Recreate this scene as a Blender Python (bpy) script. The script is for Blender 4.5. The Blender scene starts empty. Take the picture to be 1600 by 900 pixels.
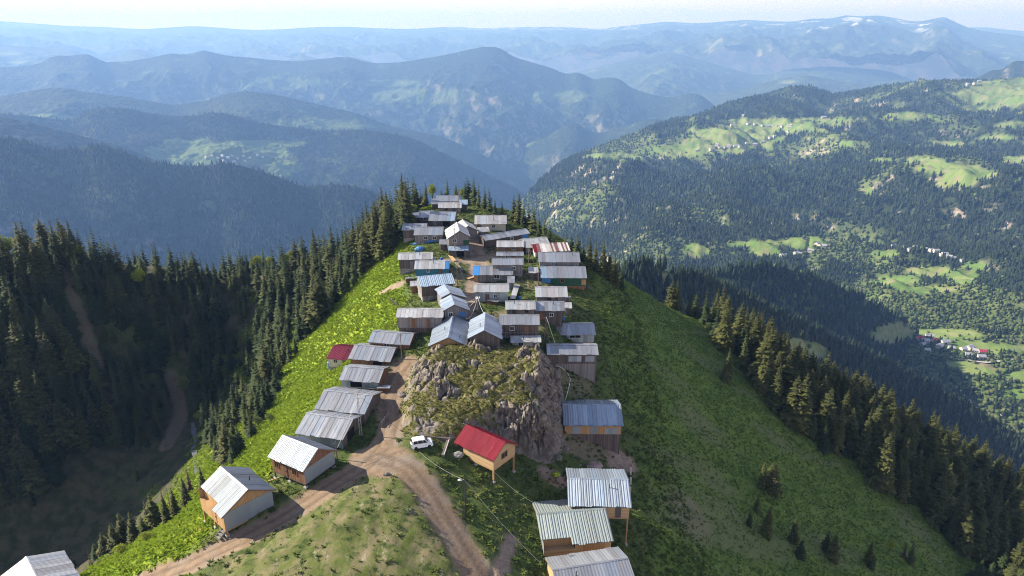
import bpy, bmesh, math, random
import numpy as np
from mathutils import Vector, Matrix

random.seed(7)
RNG = np.random.default_rng(7)
SC = bpy.context.scene
COL = SC.collection
R = math.radians

# ------------------------------------------------------------------ camera, sky, sun, exposure
CAM_Z, PITCH, FOC = 62.0, R(20.5), 1066.67
cam_data = bpy.data.cameras.new('camera')
cam = bpy.data.objects.new('camera', cam_data)
COL.objects.link(cam)
cam.location = (0, 0, CAM_Z)
cam.rotation_euler = (R(90) - PITCH, 0, 0)
cam_data.sensor_width = 36
cam_data.lens = 24
cam_data.clip_start = 1
cam_data.clip_end = 200000
SC.camera = cam

SUN_EL = R(30.5)
SUN_DIR = Vector((-0.965, 0.262, 0)).normalized() * math.cos(SUN_EL) + Vector((0, 0, math.sin(SUN_EL)))   # towards the sun
world = bpy.data.worlds.new('World')
SC.world = world
world.use_nodes = True
wn, wl = world.node_tree.nodes, world.node_tree.links
bg = wn['Background']
sky = wn.new('ShaderNodeTexSky')
sky.sky_type = 'NISHITA'
sky.sun_disc = False
sky.sun_elevation = SUN_EL
sky.sun_rotation = math.atan2(SUN_DIR.x, SUN_DIR.y)
sky.altitude = 1800
sky.air_density = 1.0
sky.dust_density = 0.6
sky.ozone_density = 1.0
# a thin veil of high cloud over the clear sky
tc = wn.new('ShaderNodeTexCoord'); mp = wn.new('ShaderNodeMapping'); mp.inputs['Scale'].default_value = (2.2, 2.2, 11)
wl.new(tc.outputs['Generated'], mp.inputs['Vector'])
nz = wn.new('ShaderNodeTexNoise'); nz.inputs['Scale'].default_value = 2.1; nz.inputs['Detail'].default_value = 6; nz.inputs['Roughness'].default_value = 0.6
wl.new(mp.outputs[0], nz.inputs['Vector'])
mr = wn.new('ShaderNodeMapRange'); mr.inputs[1].default_value = 0.35; mr.inputs[2].default_value = 0.68; mr.inputs[3].default_value = 0.45; mr.inputs[4].default_value = 0.95
wl.new(nz.outputs['Fac'], mr.inputs[0])
mxs = wn.new('ShaderNodeMix'); mxs.data_type = 'RGBA'
sz = wn.new('ShaderNodeSeparateXYZ'); wl.new(tc.outputs['Generated'], sz.inputs[0])
hz = wn.new('ShaderNodeMapRange'); hz.inputs[1].default_value = 0.06; hz.inputs[2].default_value = 0.45; hz.inputs[3].default_value = 1.0; hz.inputs[4].default_value = 0.10
wl.new(sz.outputs[2], hz.inputs[0])
fm = wn.new('ShaderNodeMath'); fm.operation = 'MULTIPLY'; wl.new(mr.outputs[0], fm.inputs[0]); wl.new(hz.outputs[0], fm.inputs[1])
wl.new(fm.outputs[0], mxs.inputs['Factor']); wl.new(sky.outputs['Color'], mxs.inputs[6]); mxs.inputs[7].default_value = (10.2, 7.8, 7.3, 1)
wl.new(mxs.outputs[2], bg.inputs['Color'])
bg.inputs['Strength'].default_value = 0.082
sun_data = bpy.data.lights.new('sun', 'SUN')
sun_data.energy = 5.0
sun_data.angle = R(0.5)
sun_data.color = (1.0, 0.935, 0.81)
sun = bpy.data.objects.new('sun', sun_data)
COL.objects.link(sun)
sun.rotation_euler = SUN_DIR.to_track_quat('Z', 'Y').to_euler()
SC.view_settings.view_transform = 'Standard'
SC.view_settings.look = 'None'
SC.view_settings.exposure = 1.4
SC.view_settings.gamma = 1
SC.view_settings.use_curve_mapping = False
SC.render.engine = 'CYCLES'
SC.cycles.use_denoising = True
SC.cycles.denoiser = 'OPENIMAGEDENOISE'
SC.cycles.denoising_prefilter = 'NONE'
SC.cycles.denoising_input_passes = 'RGB_ALBEDO_NORMAL'
SC.cycles.filter_width = 1.1
SC.cycles.max_bounces = 4
SC.cycles.diffuse_bounces = 2
SC.cycles.glossy_bounces = 2
SC.cycles.transmission_bounces = 2
SC.cycles.transparent_max_bounces = 4
SC.cycles.volume_bounces = 0

CP, SP = math.cos(PITCH), math.sin(PITCH)


def ray(px, py):
    """Direction (depth along the optical axis = 1) through a point of the 1600 x 900 photograph."""
    cx = (np.asarray(px, float) - 800) / FOC
    cy = (450 - np.asarray(py, float)) / FOC
    return cx, CP + SP * cy, -SP + CP * cy


def proj(x, y, z):
    dz = z - CAM_Z
    d = y * CP - dz * SP
    v = y * SP + dz * CP
    return 800 + FOC * x / d, 450 - FOC * v / d


def at_z(px, py, z):
    a, b, c = ray(px, py)
    t = (z - CAM_Z) / c
    return a * t, b * t, z


# ------------------------------------------------------------------ noise
def _hash(ix, iy, seed):
    h = (ix.astype(np.int64) * 374761393 + iy.astype(np.int64) * 668265263 + seed * 974634777) & 0xFFFFFFFF
    h = ((h ^ (h >> 13)) * 1274126177) & 0xFFFFFFFF
    return h ^ (h >> 16)


def perlin(x, y, seed=0):
    x = np.asarray(x, float); y = np.asarray(y, float)
    ix, iy = np.floor(x), np.floor(y)
    fx, fy = x - ix, y - iy
    u = fx * fx * fx * (fx * (fx * 6 - 15) + 10)
    v = fy * fy * fy * (fy * (fy * 6 - 15) + 10)

    def g(dx, dy):
        a = (_hash(ix + dx, iy + dy, seed) & 1023) * (2 * math.pi / 1024)
        return np.cos(a) * (fx - dx) + np.sin(a) * (fy - dy)
    a = g(0, 0) * (1 - u) + g(1, 0) * u
    b = g(0, 1) * (1 - u) + g(1, 1) * u
    return (a * (1 - v) + b * v) * 1.45


def fbm(x, y, seed=0, octv=4, gain=0.5, lac=2.03):
    s, a, n = 0, 1, 0
    for k in range(octv):
        s = s + a * perlin(x, y, seed + k * 17); n += a
        x = x * lac + 3.7; y = y * lac - 1.3; a *= gain
    return s / n


def ridged(x, y, seed=0, octv=4, gain=0.5, lac=2.03):
    s, a, n = 0, 1, 0
    for k in range(octv):
        s = s + a * (1 - 2 * np.abs(perlin(x, y, seed + k * 31))); n += a
        x = x * lac + 1.7; y = y * lac + 5.3; a *= gain
    return s / n


def worley(x, y, seed=0):
    """Distance to the nearest and second-nearest cell point, and the id of the cell (0-1)."""
    ix, iy = np.floor(x), np.floor(y)
    d1 = np.full(np.shape(x), 9.0); d2 = d1.copy(); cid = np.zeros(np.shape(x))
    for a in (-1, 0, 1):
        for b in (-1, 0, 1):
            h = _hash(ix + a, iy + b, seed)
            ox, oy = (h & 255) / 255, ((h >> 8) & 255) / 255
            d = np.hypot(ix + a + ox - x, iy + b + oy - y)
            near = d < d1
            d2 = np.where(near, d1, np.minimum(d2, d))
            cid = np.where(near, ((h >> 16) & 255) / 255, cid)
            d1 = np.where(near, d, d1)
    return d1, d2, cid


def smooth(a, b, x):
    t = np.clip((x - a) / (b - a), 0, 1)
    return t * t * (3 - 2 * t)


class TPS:
    """Thin-plate spline height through control points."""
    def __init__(self, pts, scale, lam=1e-4):
        p = np.array(pts, float)
        self.c = p[:, :2] / scale; self.s = scale
        n = len(p)
        K = self.phi(self.c[:, None] - self.c[None]) + lam * np.eye(n)
        P = np.c_[np.ones(n), self.c]
        A = np.block([[K, P], [P.T, np.zeros((3, 3))]])
        self.w = np.linalg.solve(A, np.r_[p[:, 2], 0, 0, 0])

    @staticmethod
    def phi(d):
        r2 = (d ** 2).sum(-1)
        return 0.5 * r2 * np.log(r2 + 1e-12)

    def __call__(self, x, y):
        q = np.stack([np.ravel(x), np.ravel(y)], -1) / self.s
        out = self.w[-3] + q @ self.w[-2:]
        for i, c in enumerate(self.c):
            out = out + self.w[i] * self.phi(q - c)
        return out.reshape(np.shape(x))


# ------------------------------------------------------------------ mesh helpers
def np_mesh(name, V, F, mat=None, attrs=None, shade=True, fmat=None):
    """V (n,3); F (m,3) or (m,4) int; per-vertex float attributes."""
    me = bpy.data.meshes.new(name)
    V = np.ascontiguousarray(V, np.float32); F = np.ascontiguousarray(F, np.int32)
    k = F.shape[1]
    me.vertices.add(len(V)); me.vertices.foreach_set('co', V.ravel())
    me.loops.add(F.size); me.loops.foreach_set('vertex_index', F.ravel())
    me.polygons.add(len(F))
    me.polygons.foreach_set('loop_start', np.arange(0, F.size, k, dtype=np.int32))
    if shade:
        me.polygons.foreach_set('use_smooth', np.ones(len(F), bool))
    for m in (mat if isinstance(mat, (list, tuple)) else [mat]):
        if m: me.materials.append(m)
    if fmat is not None:
        me.polygons.foreach_set('material_index', np.ascontiguousarray(fmat, np.int32))
    me.update(calc_edges=True)
    for n, a in (attrs or {}).items():
        me.attributes.new(n, 'FLOAT', 'POINT').data.foreach_set('value', np.ascontiguousarray(a, np.float32))
    return me


def link(name, me, parent=None):
    o = bpy.data.objects.new(name, me)
    COL.objects.link(o)
    if parent is not None: o.parent = parent
    return o


def empty(name, loc=(0, 0, 0), rz=0.0):
    o = bpy.data.objects.new(name, None)
    o.empty_display_size = 0.3
    COL.objects.link(o)
    o.location = loc; o.rotation_euler = (0, 0, rz)
    return o


def tag(o, label=None, cat=None, group=None, kind=None):
    if label: o['label'] = label
    if cat: o['category'] = cat
    if group: o['group'] = group
    if kind: o['kind'] = kind
    return o


def grid_faces(nr, nc):
    i = np.arange(nr * nc).reshape(nr, nc)
    return np.stack([i[:-1, :-1], i[:-1, 1:], i[1:, 1:], i[1:, :-1]], -1).reshape(-1, 4)


# ------------------------------------------------------------------ material helpers
def new_mat(name, rough=0.9, spec=0.3):
    m = bpy.data.materials.new(name); m.use_nodes = True
    b = m.node_tree.nodes['Principled BSDF']
    b.inputs['Roughness'].default_value = rough
    b.inputs['Specular IOR Level'].default_value = spec
    return m, m.node_tree.nodes, m.node_tree.links, b


class N:
    """Small node-graph builder."""
    def __init__(self, m):
        self.n, self.l = m.node_tree.nodes, m.node_tree.links

    def _in(self, sock, v):
        if hasattr(v, 'is_output'): self.l.new(v, sock)
        elif isinstance(v, (tuple, list)) and len(v) == 3 and sock.type == 'RGBA': sock.default_value = (*v, 1)
        else: sock.default_value = v

    def attr(self, name, kind='GEOMETRY'):
        a = self.n.new('ShaderNodeAttribute'); a.attribute_name = name; a.attribute_type = kind
        return a.outputs['Fac']

    def coord(self, which='Object'):
        return self.n.new('ShaderNodeTexCoord').outputs[which]

    def mapping(self, v, scale=(1, 1, 1), loc=(0, 0, 0), rot=(0, 0, 0)):
        m = self.n.new('ShaderNodeMapping'); self.l.new(v, m.inputs['Vector'])
        m.inputs['Scale'].default_value = scale; m.inputs['Location'].default_value = loc; m.inputs['Rotation'].default_value = rot
        return m.outputs['Vector']

    def noise(self, v, scale, detail=4, rough=0.55, dist=0.0):
        t = self.n.new('ShaderNodeTexNoise'); self.l.new(v, t.inputs['Vector'])
        t.inputs['Scale'].default_value = scale; t.inputs['Detail'].default_value = detail
        t.inputs['Roughness'].default_value = rough; t.inputs['Distortion'].default_value = dist
        return t.outputs['Fac']

    def voronoi(self, v, scale, feature='F1', out='Distance', rnd=1.0):
        t = self.n.new('ShaderNodeTexVoronoi'); t.feature = feature; self.l.new(v, t.inputs['Vector'])
        t.inputs['Scale'].default_value = scale; t.inputs['Randomness'].default_value = rnd
        return t.outputs[out]

    def ramp(self, f, *stops):
        r = self.n.new('ShaderNodeValToRGB'); self._in(r.inputs['Fac'], f)
        e = r.color_ramp.elements
        while len(e) < len(stops): e.new(0.5)
        for s, (p, c) in zip(e, stops):
            s.position = p; s.color = (*c, 1) if len(c) == 3 else c
        return r.outputs['Color']

    def map(self, f, a, b, c=0.0, d=1.0, clamp=True):
        r = self.n.new('ShaderNodeMapRange'); r.clamp = clamp; self._in(r.inputs[0], f)
        for i, v in enumerate((a, b, c, d)): self._in(r.inputs[i + 1], v)
        return r.outputs[0]

    def mix(self, f, a, b, blend='MIX'):
        m = self.n.new('ShaderNodeMix'); m.data_type = 'RGBA'; m.blend_type = blend
        self._in(m.inputs['Factor'], f); self._in(m.inputs[6], a); self._in(m.inputs[7], b)
        return m.outputs[2]

    def math(self, op, a, b=0.0, c=None, clamp=False):
        m = self.n.new('ShaderNodeMath'); m.operation = op; m.use_clamp = clamp
        self._in(m.inputs[0], a); self._in(m.inputs[1], b)
        if c is not None: self._in(m.inputs[2], c)
        return m.outputs[0]

    def bump(self, h, strength, dist=0.1):
        b = self.n.new('ShaderNodeBump'); self._in(b.inputs['Height'], h)
        b.inputs['Strength'].default_value = strength; b.inputs['Distance'].default_value = dist
        return b.outputs['Normal']

    def sep(self, v):
        s = self.n.new('ShaderNodeSeparateXYZ'); self.l.new(v, s.inputs[0])
        return s.outputs

    def rand(self):
        return self.n.new('ShaderNodeObjectInfo').outputs['Random']
# ------------------------------------------------------------------ near terrain: control points (photo pixel + height, or world)
SHL = [(40, -44, -4.5), (60, -43, -3.5), (81, -41, -2.5), (92, -35, -1), (107, -31, 0), (123, -26, 1), (141, -24, 3), (165, -27, 4),
       (183, -29, 5), (205, -33, 5), (225, -30, 5), (240, -20, 5)]          # y, x, z of the left shoulder
SHR = [(40, 20, -15), (60, 19.5, -14.5), (88, 19, -13), (115, 22, -10.6), (133, 18, -4), (160, 18, 2), (184, 17.5, 2.5), (203, 11, 2.8), (225, 2, 4)]
_L, _Rr = np.array(SHL, float), np.array(SHR, float)
shl_x = lambda y: np.interp(y, _L[:, 0], _L[:, 1])
shr_x = lambda y: np.interp(y, _Rr[:, 0], _Rr[:, 1])


def near_points():
    P = []
    for px, py, z in [(760, 900, -4), (600, 900, 0), (600, 800, 0.5), (560, 745, -0.5), (650, 740, -0.8), (690, 800, -2.2), (450, 895, 0.3),
                      (420, 830, -1), (300, 890, -2), (330, 830, -3), (440, 765, -1.5), (530, 705, -1), (575, 665, -0.5), (600, 600, 0.5),
                      (640, 560, 2), (200, 870, -7), (130, 892, -10.5), (650, 690, 0), (760, 760, -4.2), (700, 760, -2.5), (800, 850, -7),
                      (840, 900, -9), (720, 700, -1.2), (870, 720, -8.5), (700, 520, 4), (840, 520, 3.2), (760, 450, 4), (750, 400, 5),
                      (735, 375, 6), (700, 325, 7), (765, 345, 6.5), (860, 470, 3)]:
        P.append(at_z(px, py, z))
    P += [(x, y, z) for y, x, z in SHL] + [(x, y, z) for y, x, z in SHR]
    P += [(-56, 60, -12), (-80, 60, -28), (-56, 81, -11), (-76, 81, -26), (-105, 85, -52), (-46, 107, -10), (-66, 107, -24.5), (-91, 107, -44),
          (-39, 141, -7.5), (-59, 141, -22), (-82, 141, -39), (-44, 183, -6), (-64, 183, -20), (-84, 190, -33), (-50, 210, -7), (-70, 215, -16),
          (-92, 165, -47), (-98, 182, -41), (-104, 140, -58), (-118, 110, -70), (-132, 80, -80), (-89, 225, -17),
          (-141, 190, -3), (-115, 208, -10), (-200, 185, -24), (-168, 188, -12), (-124, 158, -36), (-127, 134, -57), (-152, 150, -28), (-155, 120, -50),  # unseen ground far left is lowered to let sun onto the left wood
          (-185, 110, -48), (-190, 150, -40), (-150, 235, -35), (-100, 265, -55), (-60, 275, -48), (-210, 235, -40), (-230, 100, -55), (-160, 60, -80),
          (0, 250, -4), (15, 240, -9), (24, 214, -8), (40, 230, -26), (26, 196, -4), (30, 240, -22), (0, 290, -30), (30, 280, -44), (-35, 252, -2), (-40, 290, -35)]
    for y, x0, z0, xs in [(60, 19.5, -14.5, (50, 90, 140, 200)), (88, 19, -13, (45, 80, 130, 190)), (115, 21, -12, (50, 90, 140, 190)),
                          (145, 18, -1, (30, 50, 90, 130)), (172, 18, 2.5, (32, 50, 80))]:
        for x in xs: P.append((x, y, z0 - .575 * (x - x0)))
    for px, py, t in [(920, 434, 172), (1000, 464, 190), (1050, 484, 205), (1120, 522, 214), (1180, 572, 214), (1250, 612, 213), (1330, 650, 212),
                      (1420, 700, 212), (1500, 745, 215), (1600, 800, 220)]:
        a, b, c = ray(px, py)
        p = np.array([a * t, b * t, CAM_Z + c * t]); P.append(tuple(p))
        h = p[:2] / np.hypot(*p[:2])
        if px > 950: P.append((*(p[:2] + h * 45), p[2] - (48 if px > 1020 else 34)))
    for x, y, z in [(260, 330, -190), (130, 340, -140), (0, 350, -90), (-130, 340, -100), (-240, 320, -100), (260, 60, -110), (-245, 20, -85), (-100, 20, -50), (0, 20, -3), (90, 20, -52)]:
        P.append((x, y, z))
    return P


near_base = TPS(near_points(), 100.0, 2e-4)
GX0, GX1, GY0, GY1, GS = -240.0, 240.0, 30.0, 335.0, 0.5
gx = np.arange(GX0, GX1 + GS / 2, GS); gy = np.arange(GY0, GY1 + GS / 2, GS)
cx_, cy_ = np.arange(GX0, GX1 + 4, 4.0), np.arange(GY0, GY1 + 4, 4.0)
CXg, CYg = np.meshgrid(cx_, cy_)
_coarse = near_base(CXg, CYg)


def bilin(G, x0, y0, s, x, y):
    u = np.clip((np.asarray(x, float) - x0) / s, 0, G.shape[1] - 1.001); v = np.clip((np.asarray(y, float) - y0) / s, 0, G.shape[0] - 1.001)
    i, j = u.astype(int), v.astype(int); fu, fv = u - i, v - j
    return (G[j, i] * (1 - fu) + G[j, i + 1] * fu) * (1 - fv) + (G[j + 1, i] * (1 - fu) + G[j + 1, i + 1] * fu) * fv


XG, YG = np.meshgrid(gx, gy)
# cubic-smooth upsampling of the coarse spline: two bilinear passes on a padded blur are enough at 4 m
ZG = bilin(_coarse, GX0, GY0, 4.0, XG, YG)
for _ in range(3):
    for ax in (0, 1):
        Zp = np.pad(ZG, [(2, 2) if a == ax else (0, 0) for a in (0, 1)], mode='edge')
        sl = lambda k: Zp[k:k + ZG.shape[0], :] if ax == 0 else Zp[:, k:k + ZG.shape[1]]
        ZG = (sl(0) + 4 * sl(1) + 6 * sl(2) + 4 * sl(3) + sl(4)) / 16


def ground(x, y):
    return bilin(ZG, GX0, GY0, GS, x, y)


_T = np.arange(70, 420, 0.2)


def hit(px, py, h=0.0):
    """World point where the sight line through a photo pixel comes within h above the near terrain."""
    a, b, c = ray(px, py)
    z = CAM_Z + c * _T
    below = z < ground(a * _T, b * _T) + h
    inside = (b * _T > GY0) & (b * _T < GY1)
    ok = below & inside & (_T < 285)
    k = np.argmax(ok) if ok.any() else np.argmin(np.where(inside & (_T < 285), z - ground(a * _T, b * _T), 1e9))
    t = _T[k]
    return np.array([a * t, b * t, CAM_Z + c * t])


def dist_poly(pts, X, Y):
    """Distance in the plane to a polyline of world points, and the position along it."""
    best = np.full(X.shape, 1e9)
    for p, q in zip(pts[:-1], pts[1:]):
        d = q[:2] - p[:2]; L2 = max((d ** 2).sum(), 1e-6)
        t = np.clip(((X - p[0]) * d[0] + (Y - p[1]) * d[1]) / L2, 0, 1)
        best = np.minimum(best, np.hypot(X - p[0] - t * d[0], Y - p[1] - t * d[1]))
    return best


def px_line(*pp):
    return [hit(*p) for p in pp]


ROADS = [(px_line((215, 912), (300, 880), (380, 842), (450, 805), (520, 758), (572, 726), (600, 697), (613, 660), (608, 622), (616, 592), (634, 566)), 2.0),
         (px_line((590, 712), (640, 733), (668, 768), (698, 818), (728, 868), (765, 930)), 2.1),
         (px_line((585, 715), (606, 722)), 3.6)]
TRACKS = [(px_line((728, 492), (735, 470), (742, 445), (748, 410), (742, 378), (735, 362)), 1.9), (px_line((690, 408), (742, 405), (770, 400)), 1.3),
          (px_line((800, 842), (790, 870), (772, 925)), 0.5), (px_line((600, 455), (628, 443)), 0.9)]
VALLEY = [(px_line((104, 430), (118, 475), (134, 520), (155, 572)), 1.2), (px_line((268, 590), (275, 615), (282, 645), (262, 700)), 1.5)]
warp = fbm(XG / 6, YG / 6, 5, 3) * 0.9 + fbm(XG / 1.7, YG / 1.7, 9, 2) * 0.35


def road_mask(sets):
    m = np.zeros_like(XG); rut = np.zeros_like(XG)
    for pts, w in sets:
        xs = [p[0] for p in pts]; ys = [p[1] for p in pts]
        sel = (XG > min(xs) - 12) & (XG < max(xs) + 12) & (YG > min(ys) - 12) & (YG < max(ys) + 12)
        d = dist_poly(pts, XG[sel], YG[sel])
        k = np.clip(1.0 - (d + warp[sel] * 0.7 - w) / 0.9, 0, 1)
        m[sel] = np.maximum(m[sel], smooth(0, 1, k))
        rut[sel] = np.maximum(rut[sel], np.exp(-((d - 0.9) / 0.28) ** 2) * k)
    return m, rut


A_road, A_rut = road_mask(ROADS)
A_track, _ = road_mask(TRACKS)
A_val, _ = road_mask(VALLEY)


def blob(px, py, rx, ry):
    c = hit(px, py)
    d = np.hypot((XG - c[0]) / rx, (YG - c[1]) / ry) + warp * 0.25
    return smooth(1.15, 0.75, d)


xl, xr = shl_x(YG), shr_x(YG)
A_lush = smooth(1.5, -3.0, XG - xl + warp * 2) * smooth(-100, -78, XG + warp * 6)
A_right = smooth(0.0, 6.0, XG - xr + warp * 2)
A_dry = np.maximum(np.maximum(blob(560, 830, 15, 16), blob(470, 870, 12, 8)), blob(640, 870, 9, 12))
A_dry *= 1 - smooth(0.2, 0.8, A_road)
A_dirt = np.maximum.reduce([A_track, blob(968, 722, 3.4, 3.2), blob(905, 696, 6, 3.5) * 0.55, blob(760, 400, 6, 15) * 0.55, blob(900, 590, 4, 6) * 0.4, blob(705, 430, 4, 6) * 0.6,
                            blob(1075, 805, 4, 7) * 0.3, blob(1140, 500, 4, 3) * 0.8, blob(640, 655, 3, 5) * .7, blob(412, 428, 6, 7) * .9, blob(690, 445, 5, 8) * .55, blob(800, 500, 8, 5) * .5, blob(835, 440, 6, 6) * .45, blob(650, 415, 5, 5) * .4, blob(700, 350, 6, 10) * .25, blob(590, 575, 3, 9) * .6, blob(865, 745, 3, 2)])
pale = A_right * smooth(0.05, 0.45, fbm(XG / 22 + 4, YG / 9, 61, 3) + 0.35 * np.exp(-(((XG - 45) / 22) ** 2 + ((YG - 100) / 26) ** 2)))
valley_floor = smooth(-60, -92, XG) * smooth(185, 150, YG)
# relief: leafy clumps on the sunlit slope, hummocks, terracettes, ruts
d1, d2, cid = worley(XG / 1.25 + warp * .3, YG / 1.25, 3)
e1, e2, eid = worley(XG / 0.9 + 20, YG / 0.9, 13)
ZB = ZG.copy()
ZG = ZG + fbm(XG / 14, YG / 14, 21, 4) * (0.9 + 1.5 * smooth(-60, -95, XG)) * (1 - A_road)
ZG += A_lush * ((0.45 - d1) * 0.42 * (0.4 + cid) + fbm(XG / 4, YG / 4, 33, 3) * 0.55)
side = (1 - A_lush) * (1 - np.maximum(A_road, A_track))
ZG += side * ((0.4 - e1) * 0.16 * (0.3 + eid) + fbm(XG / 2.6, YG / 2.6, 41, 3) * 0.24)
ZG += A_right * (ridged(XG / 30 + YG / 60, YG / 7, 51, 3) * 0.35 + fbm(XG / 6, YG / 6, 57, 3) * 0.5)
ZG -= (A_road * 0.16 + A_rut * 0.10 + A_track * 0.1 + A_dirt * 0.06)
ZG += A_dry * fbm(XG / 5, YG / 5, 71, 3) * 0.45
# ------------------------------------------------------------------ distant hills
PXA = np.linspace(-420, 2020, 1300)                      # azimuths, named by the photo column they show in


def pxaz(px):
    return np.arctan((np.asarray(px, float) - 800) / FOC / (CP))   # azimuth of a column on the horizon


AZ = pxaz(PXA)


def crest_z(pts, Rf):
    """Crest height over azimuth from silhouette pixels; Rf = horizontal range (m)."""
    p = np.array(pts, float)
    r = Rf(p[:, 0])
    a, b, c = ray(p[:, 0], p[:, 1])
    hz = np.hypot(a, b)
    return np.arctan2(a, b), CAM_Z + c / hz * r


def layer(pts, Rpts, run, slope, back, seed, rows=150, spur=0.16, sw=900.0, floor=-1500.0, jag=0.0, concave=0.0, sd=6, azr=None):
    """One range of hills: real height field on a polar grid; crest at Rpts, falling towards the viewer for `run` metres."""
    rp = np.array(Rpts, float)
    Rf = lambda px: np.interp(px, rp[:, 0], rp[:, 1])
    ca, cz = crest_z(pts, Rf)
    ap = np.interp(AZ, ca, np.arange(len(ca)))
    # smooth interpolation of the crest (cubic hermite by finite differences)
    i = np.clip(ap.astype(int), 0, len(ca) - 2); t = (AZ - ca[i]) / (ca[i + 1] - ca[i]); t = np.clip(t, 0, 1)
    m = np.gradient(cz, ca); h = ca[i + 1] - ca[i]
    Zc = (2 * t**3 - 3 * t**2 + 1) * cz[i] + (t**3 - 2 * t**2 + t) * h * m[i] + (-2 * t**3 + 3 * t**2) * cz[i + 1] + (t**3 - t**2) * h * m[i + 1]
    pa = np.array([r[0] for r in Rpts]); Rc = np.interp(AZ, pxaz(pa), rp[:, 1])
    s = np.linspace(0, 1, rows) ** 1.15
    nb = 14
    dr = np.r_[np.linspace(back, 0, nb, endpoint=False), -run * s]          # + behind the crest, - in front
    D = dr[:, None] * np.ones_like(AZ)
    Rr = Rc[None] + D
    A = AZ[None] * np.ones_like(D)
    X, Y = Rr * np.sin(A), Rr * np.cos(A)
    f = np.clip(-D, 0, None); bk = np.clip(D, 0, None)
    drop = slope * f * (1 + concave * np.exp(-f / (run * 0.3))) / (1 + concave * 0.5)
    n = ridged(X / sw + 3.1, Y / sw, seed, sd)
    n2 = ridged(X / (sw * 0.31), Y / (sw * 0.31) + 2.2, seed + 50, 4)
    g = smooth(0, sw * 0.5, f) * f / (f + sw * 1.5) * sw
    Z = Zc[None] - drop - bk * 0.55 - bk ** 2 / (back * 2.5) + spur * g * 2.2 * (n - 0.35) + spur * 0.45 * np.minimum(f, sw) * (n2 - 0.2) * 0.5
    if jag: Z += jag * fbm(X / (jag * 9), Y / (jag * 9), seed + 9, 4)
    Z = np.maximum(Z, floor + 40 * fbm(X / 900, Y / 900, seed + 77, 3))
    return X, Y, Z


def finish(name, X, Y, Z, mat, field=None, snow=None, label=None):
    V = np.stack([X, Y, Z], -1).reshape(-1, 3)
    at = {'field': np.zeros(len(V)) if field is None else field.ravel(), 'snow': np.zeros(len(V)) if snow is None else snow.ravel()}
    F = grid_faces(*X.shape)[:, ::-1]
    me = np_mesh(name, V, F, mat, at)
    o = link(name, me)
    tag(o, kind='structure')
    return o


def ell(X, Y, Z, items, seed, w=0.5):
    """Clearings: ellipses named by where they show in the photo, ragged by world noise."""
    px, py = proj(X, Y, Z)
    n = fbm(X / 140, Y / 140, seed, 4)
    m = np.zeros_like(X)
    for cx, cy, rx, ry in items:
        m = np.maximum(m, smooth(1.2, 0.8, np.hypot((px - cx) / (rx * 1.12), (py - cy) / (ry * 1.18)) + n * w))
    return m


def hill_mat(name, forest, forest2, meadow, rock, scale, bump=0.6, treescale=0.02):
    m, n, l, b = new_mat(name, 0.95, 0.1)
    g = N(m)
    p = g.coord('Object')
    big = g.noise(p, scale, 6, 0.6)
    small = g.voronoi(p, treescale)
    f = g.mix(g.map(big, 0.42, 0.6), forest, forest2)
    f = g.mix(g.map(small, 0.2, 0.75), f, tuple(c * 0.55 for c in forest))
    patch = g.noise(p, scale * 3.1, 5, 0.65)
    f = g.mix(g.map(patch, 0.60, 0.68), f, meadow)
    geo = n.new('ShaderNodeNewGeometry')
    nz = g.sep(geo.outputs['Normal'])[2]
    rk = g.math('MULTIPLY', g.map(nz, 0.80, 0.62), g.map(g.noise(p, scale * 6, 5, 0.7), 0.46, 0.6))
    f = g.mix(rk, f, rock)
    f = g.mix(g.attr('field'), f, g.mix(g.map(g.noise(p, scale * 8, 4), 0.35, 0.65), meadow, tuple(c * 1.5 for c in meadow)))
    f = g.mix(g.attr('snow'), f, (0.62, 0.63, 0.66))
    l.new(f, b.inputs['Base Color'])
    l.new(g.bump(g.math('ADD', g.math('MULTIPLY', small, -1.0), g.noise(p, treescale * .4, 4)), bump, 10), b.inputs['Normal'])
    return m


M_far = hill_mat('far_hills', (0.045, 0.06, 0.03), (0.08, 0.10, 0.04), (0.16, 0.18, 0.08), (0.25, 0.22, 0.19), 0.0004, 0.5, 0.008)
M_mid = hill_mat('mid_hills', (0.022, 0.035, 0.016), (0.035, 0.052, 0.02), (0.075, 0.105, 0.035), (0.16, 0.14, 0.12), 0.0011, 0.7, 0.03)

# L7: plateau on the horizon
c7 = [(-420, 26), (-100, 30), (0, 33), (60, 37), (100, 40), (160, 42), (230, 45), (262, 43), (300, 41), (340, 43), (380, 46), (450, 45), (480, 43), (540, 42), (590, 44), (640, 45), (700, 42), (760, 44), (790, 43),
      (830, 42), (900, 43), (935, 45), (970, 41), (1010, 37), (1045, 34), (1080, 36), (1140, 33), (1165, 31), (1200, 33), (1240, 33), (1270, 29), (1300, 28), (1320, 24), (1345, 25), (1372, 24),
      (1400, 28), (1425, 33), (1445, 32), (1460, 29), (1475, 27), (1488, 32), (1500, 38), (1525, 46), (1570, 53), (1620, 58), (1800, 66), (2020, 60)]
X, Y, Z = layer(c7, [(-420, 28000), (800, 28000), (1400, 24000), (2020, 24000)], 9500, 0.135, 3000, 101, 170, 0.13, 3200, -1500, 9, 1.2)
px, py = proj(X, Y, Z)
sn = smooth(0.12, 0.3, fbm(X / 800, Y / 800, 7, 4)) * smooth(0.25, 0.45, ridged(X / 800, Y / 260, 8, 4)) * smooth(1080, 1300, px) * smooth(54, 40, py) * smooth(1520, 1440, px)
sn = np.maximum(sn, smooth(0.62, 0.7, ridged(X / 700, Y / 300, 17, 3)) * smooth(48, 45, py) * (px > 700) * (px < 1000) * .6)
finish('mountains', X, Y, Z, M_far, None, sn)
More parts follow.
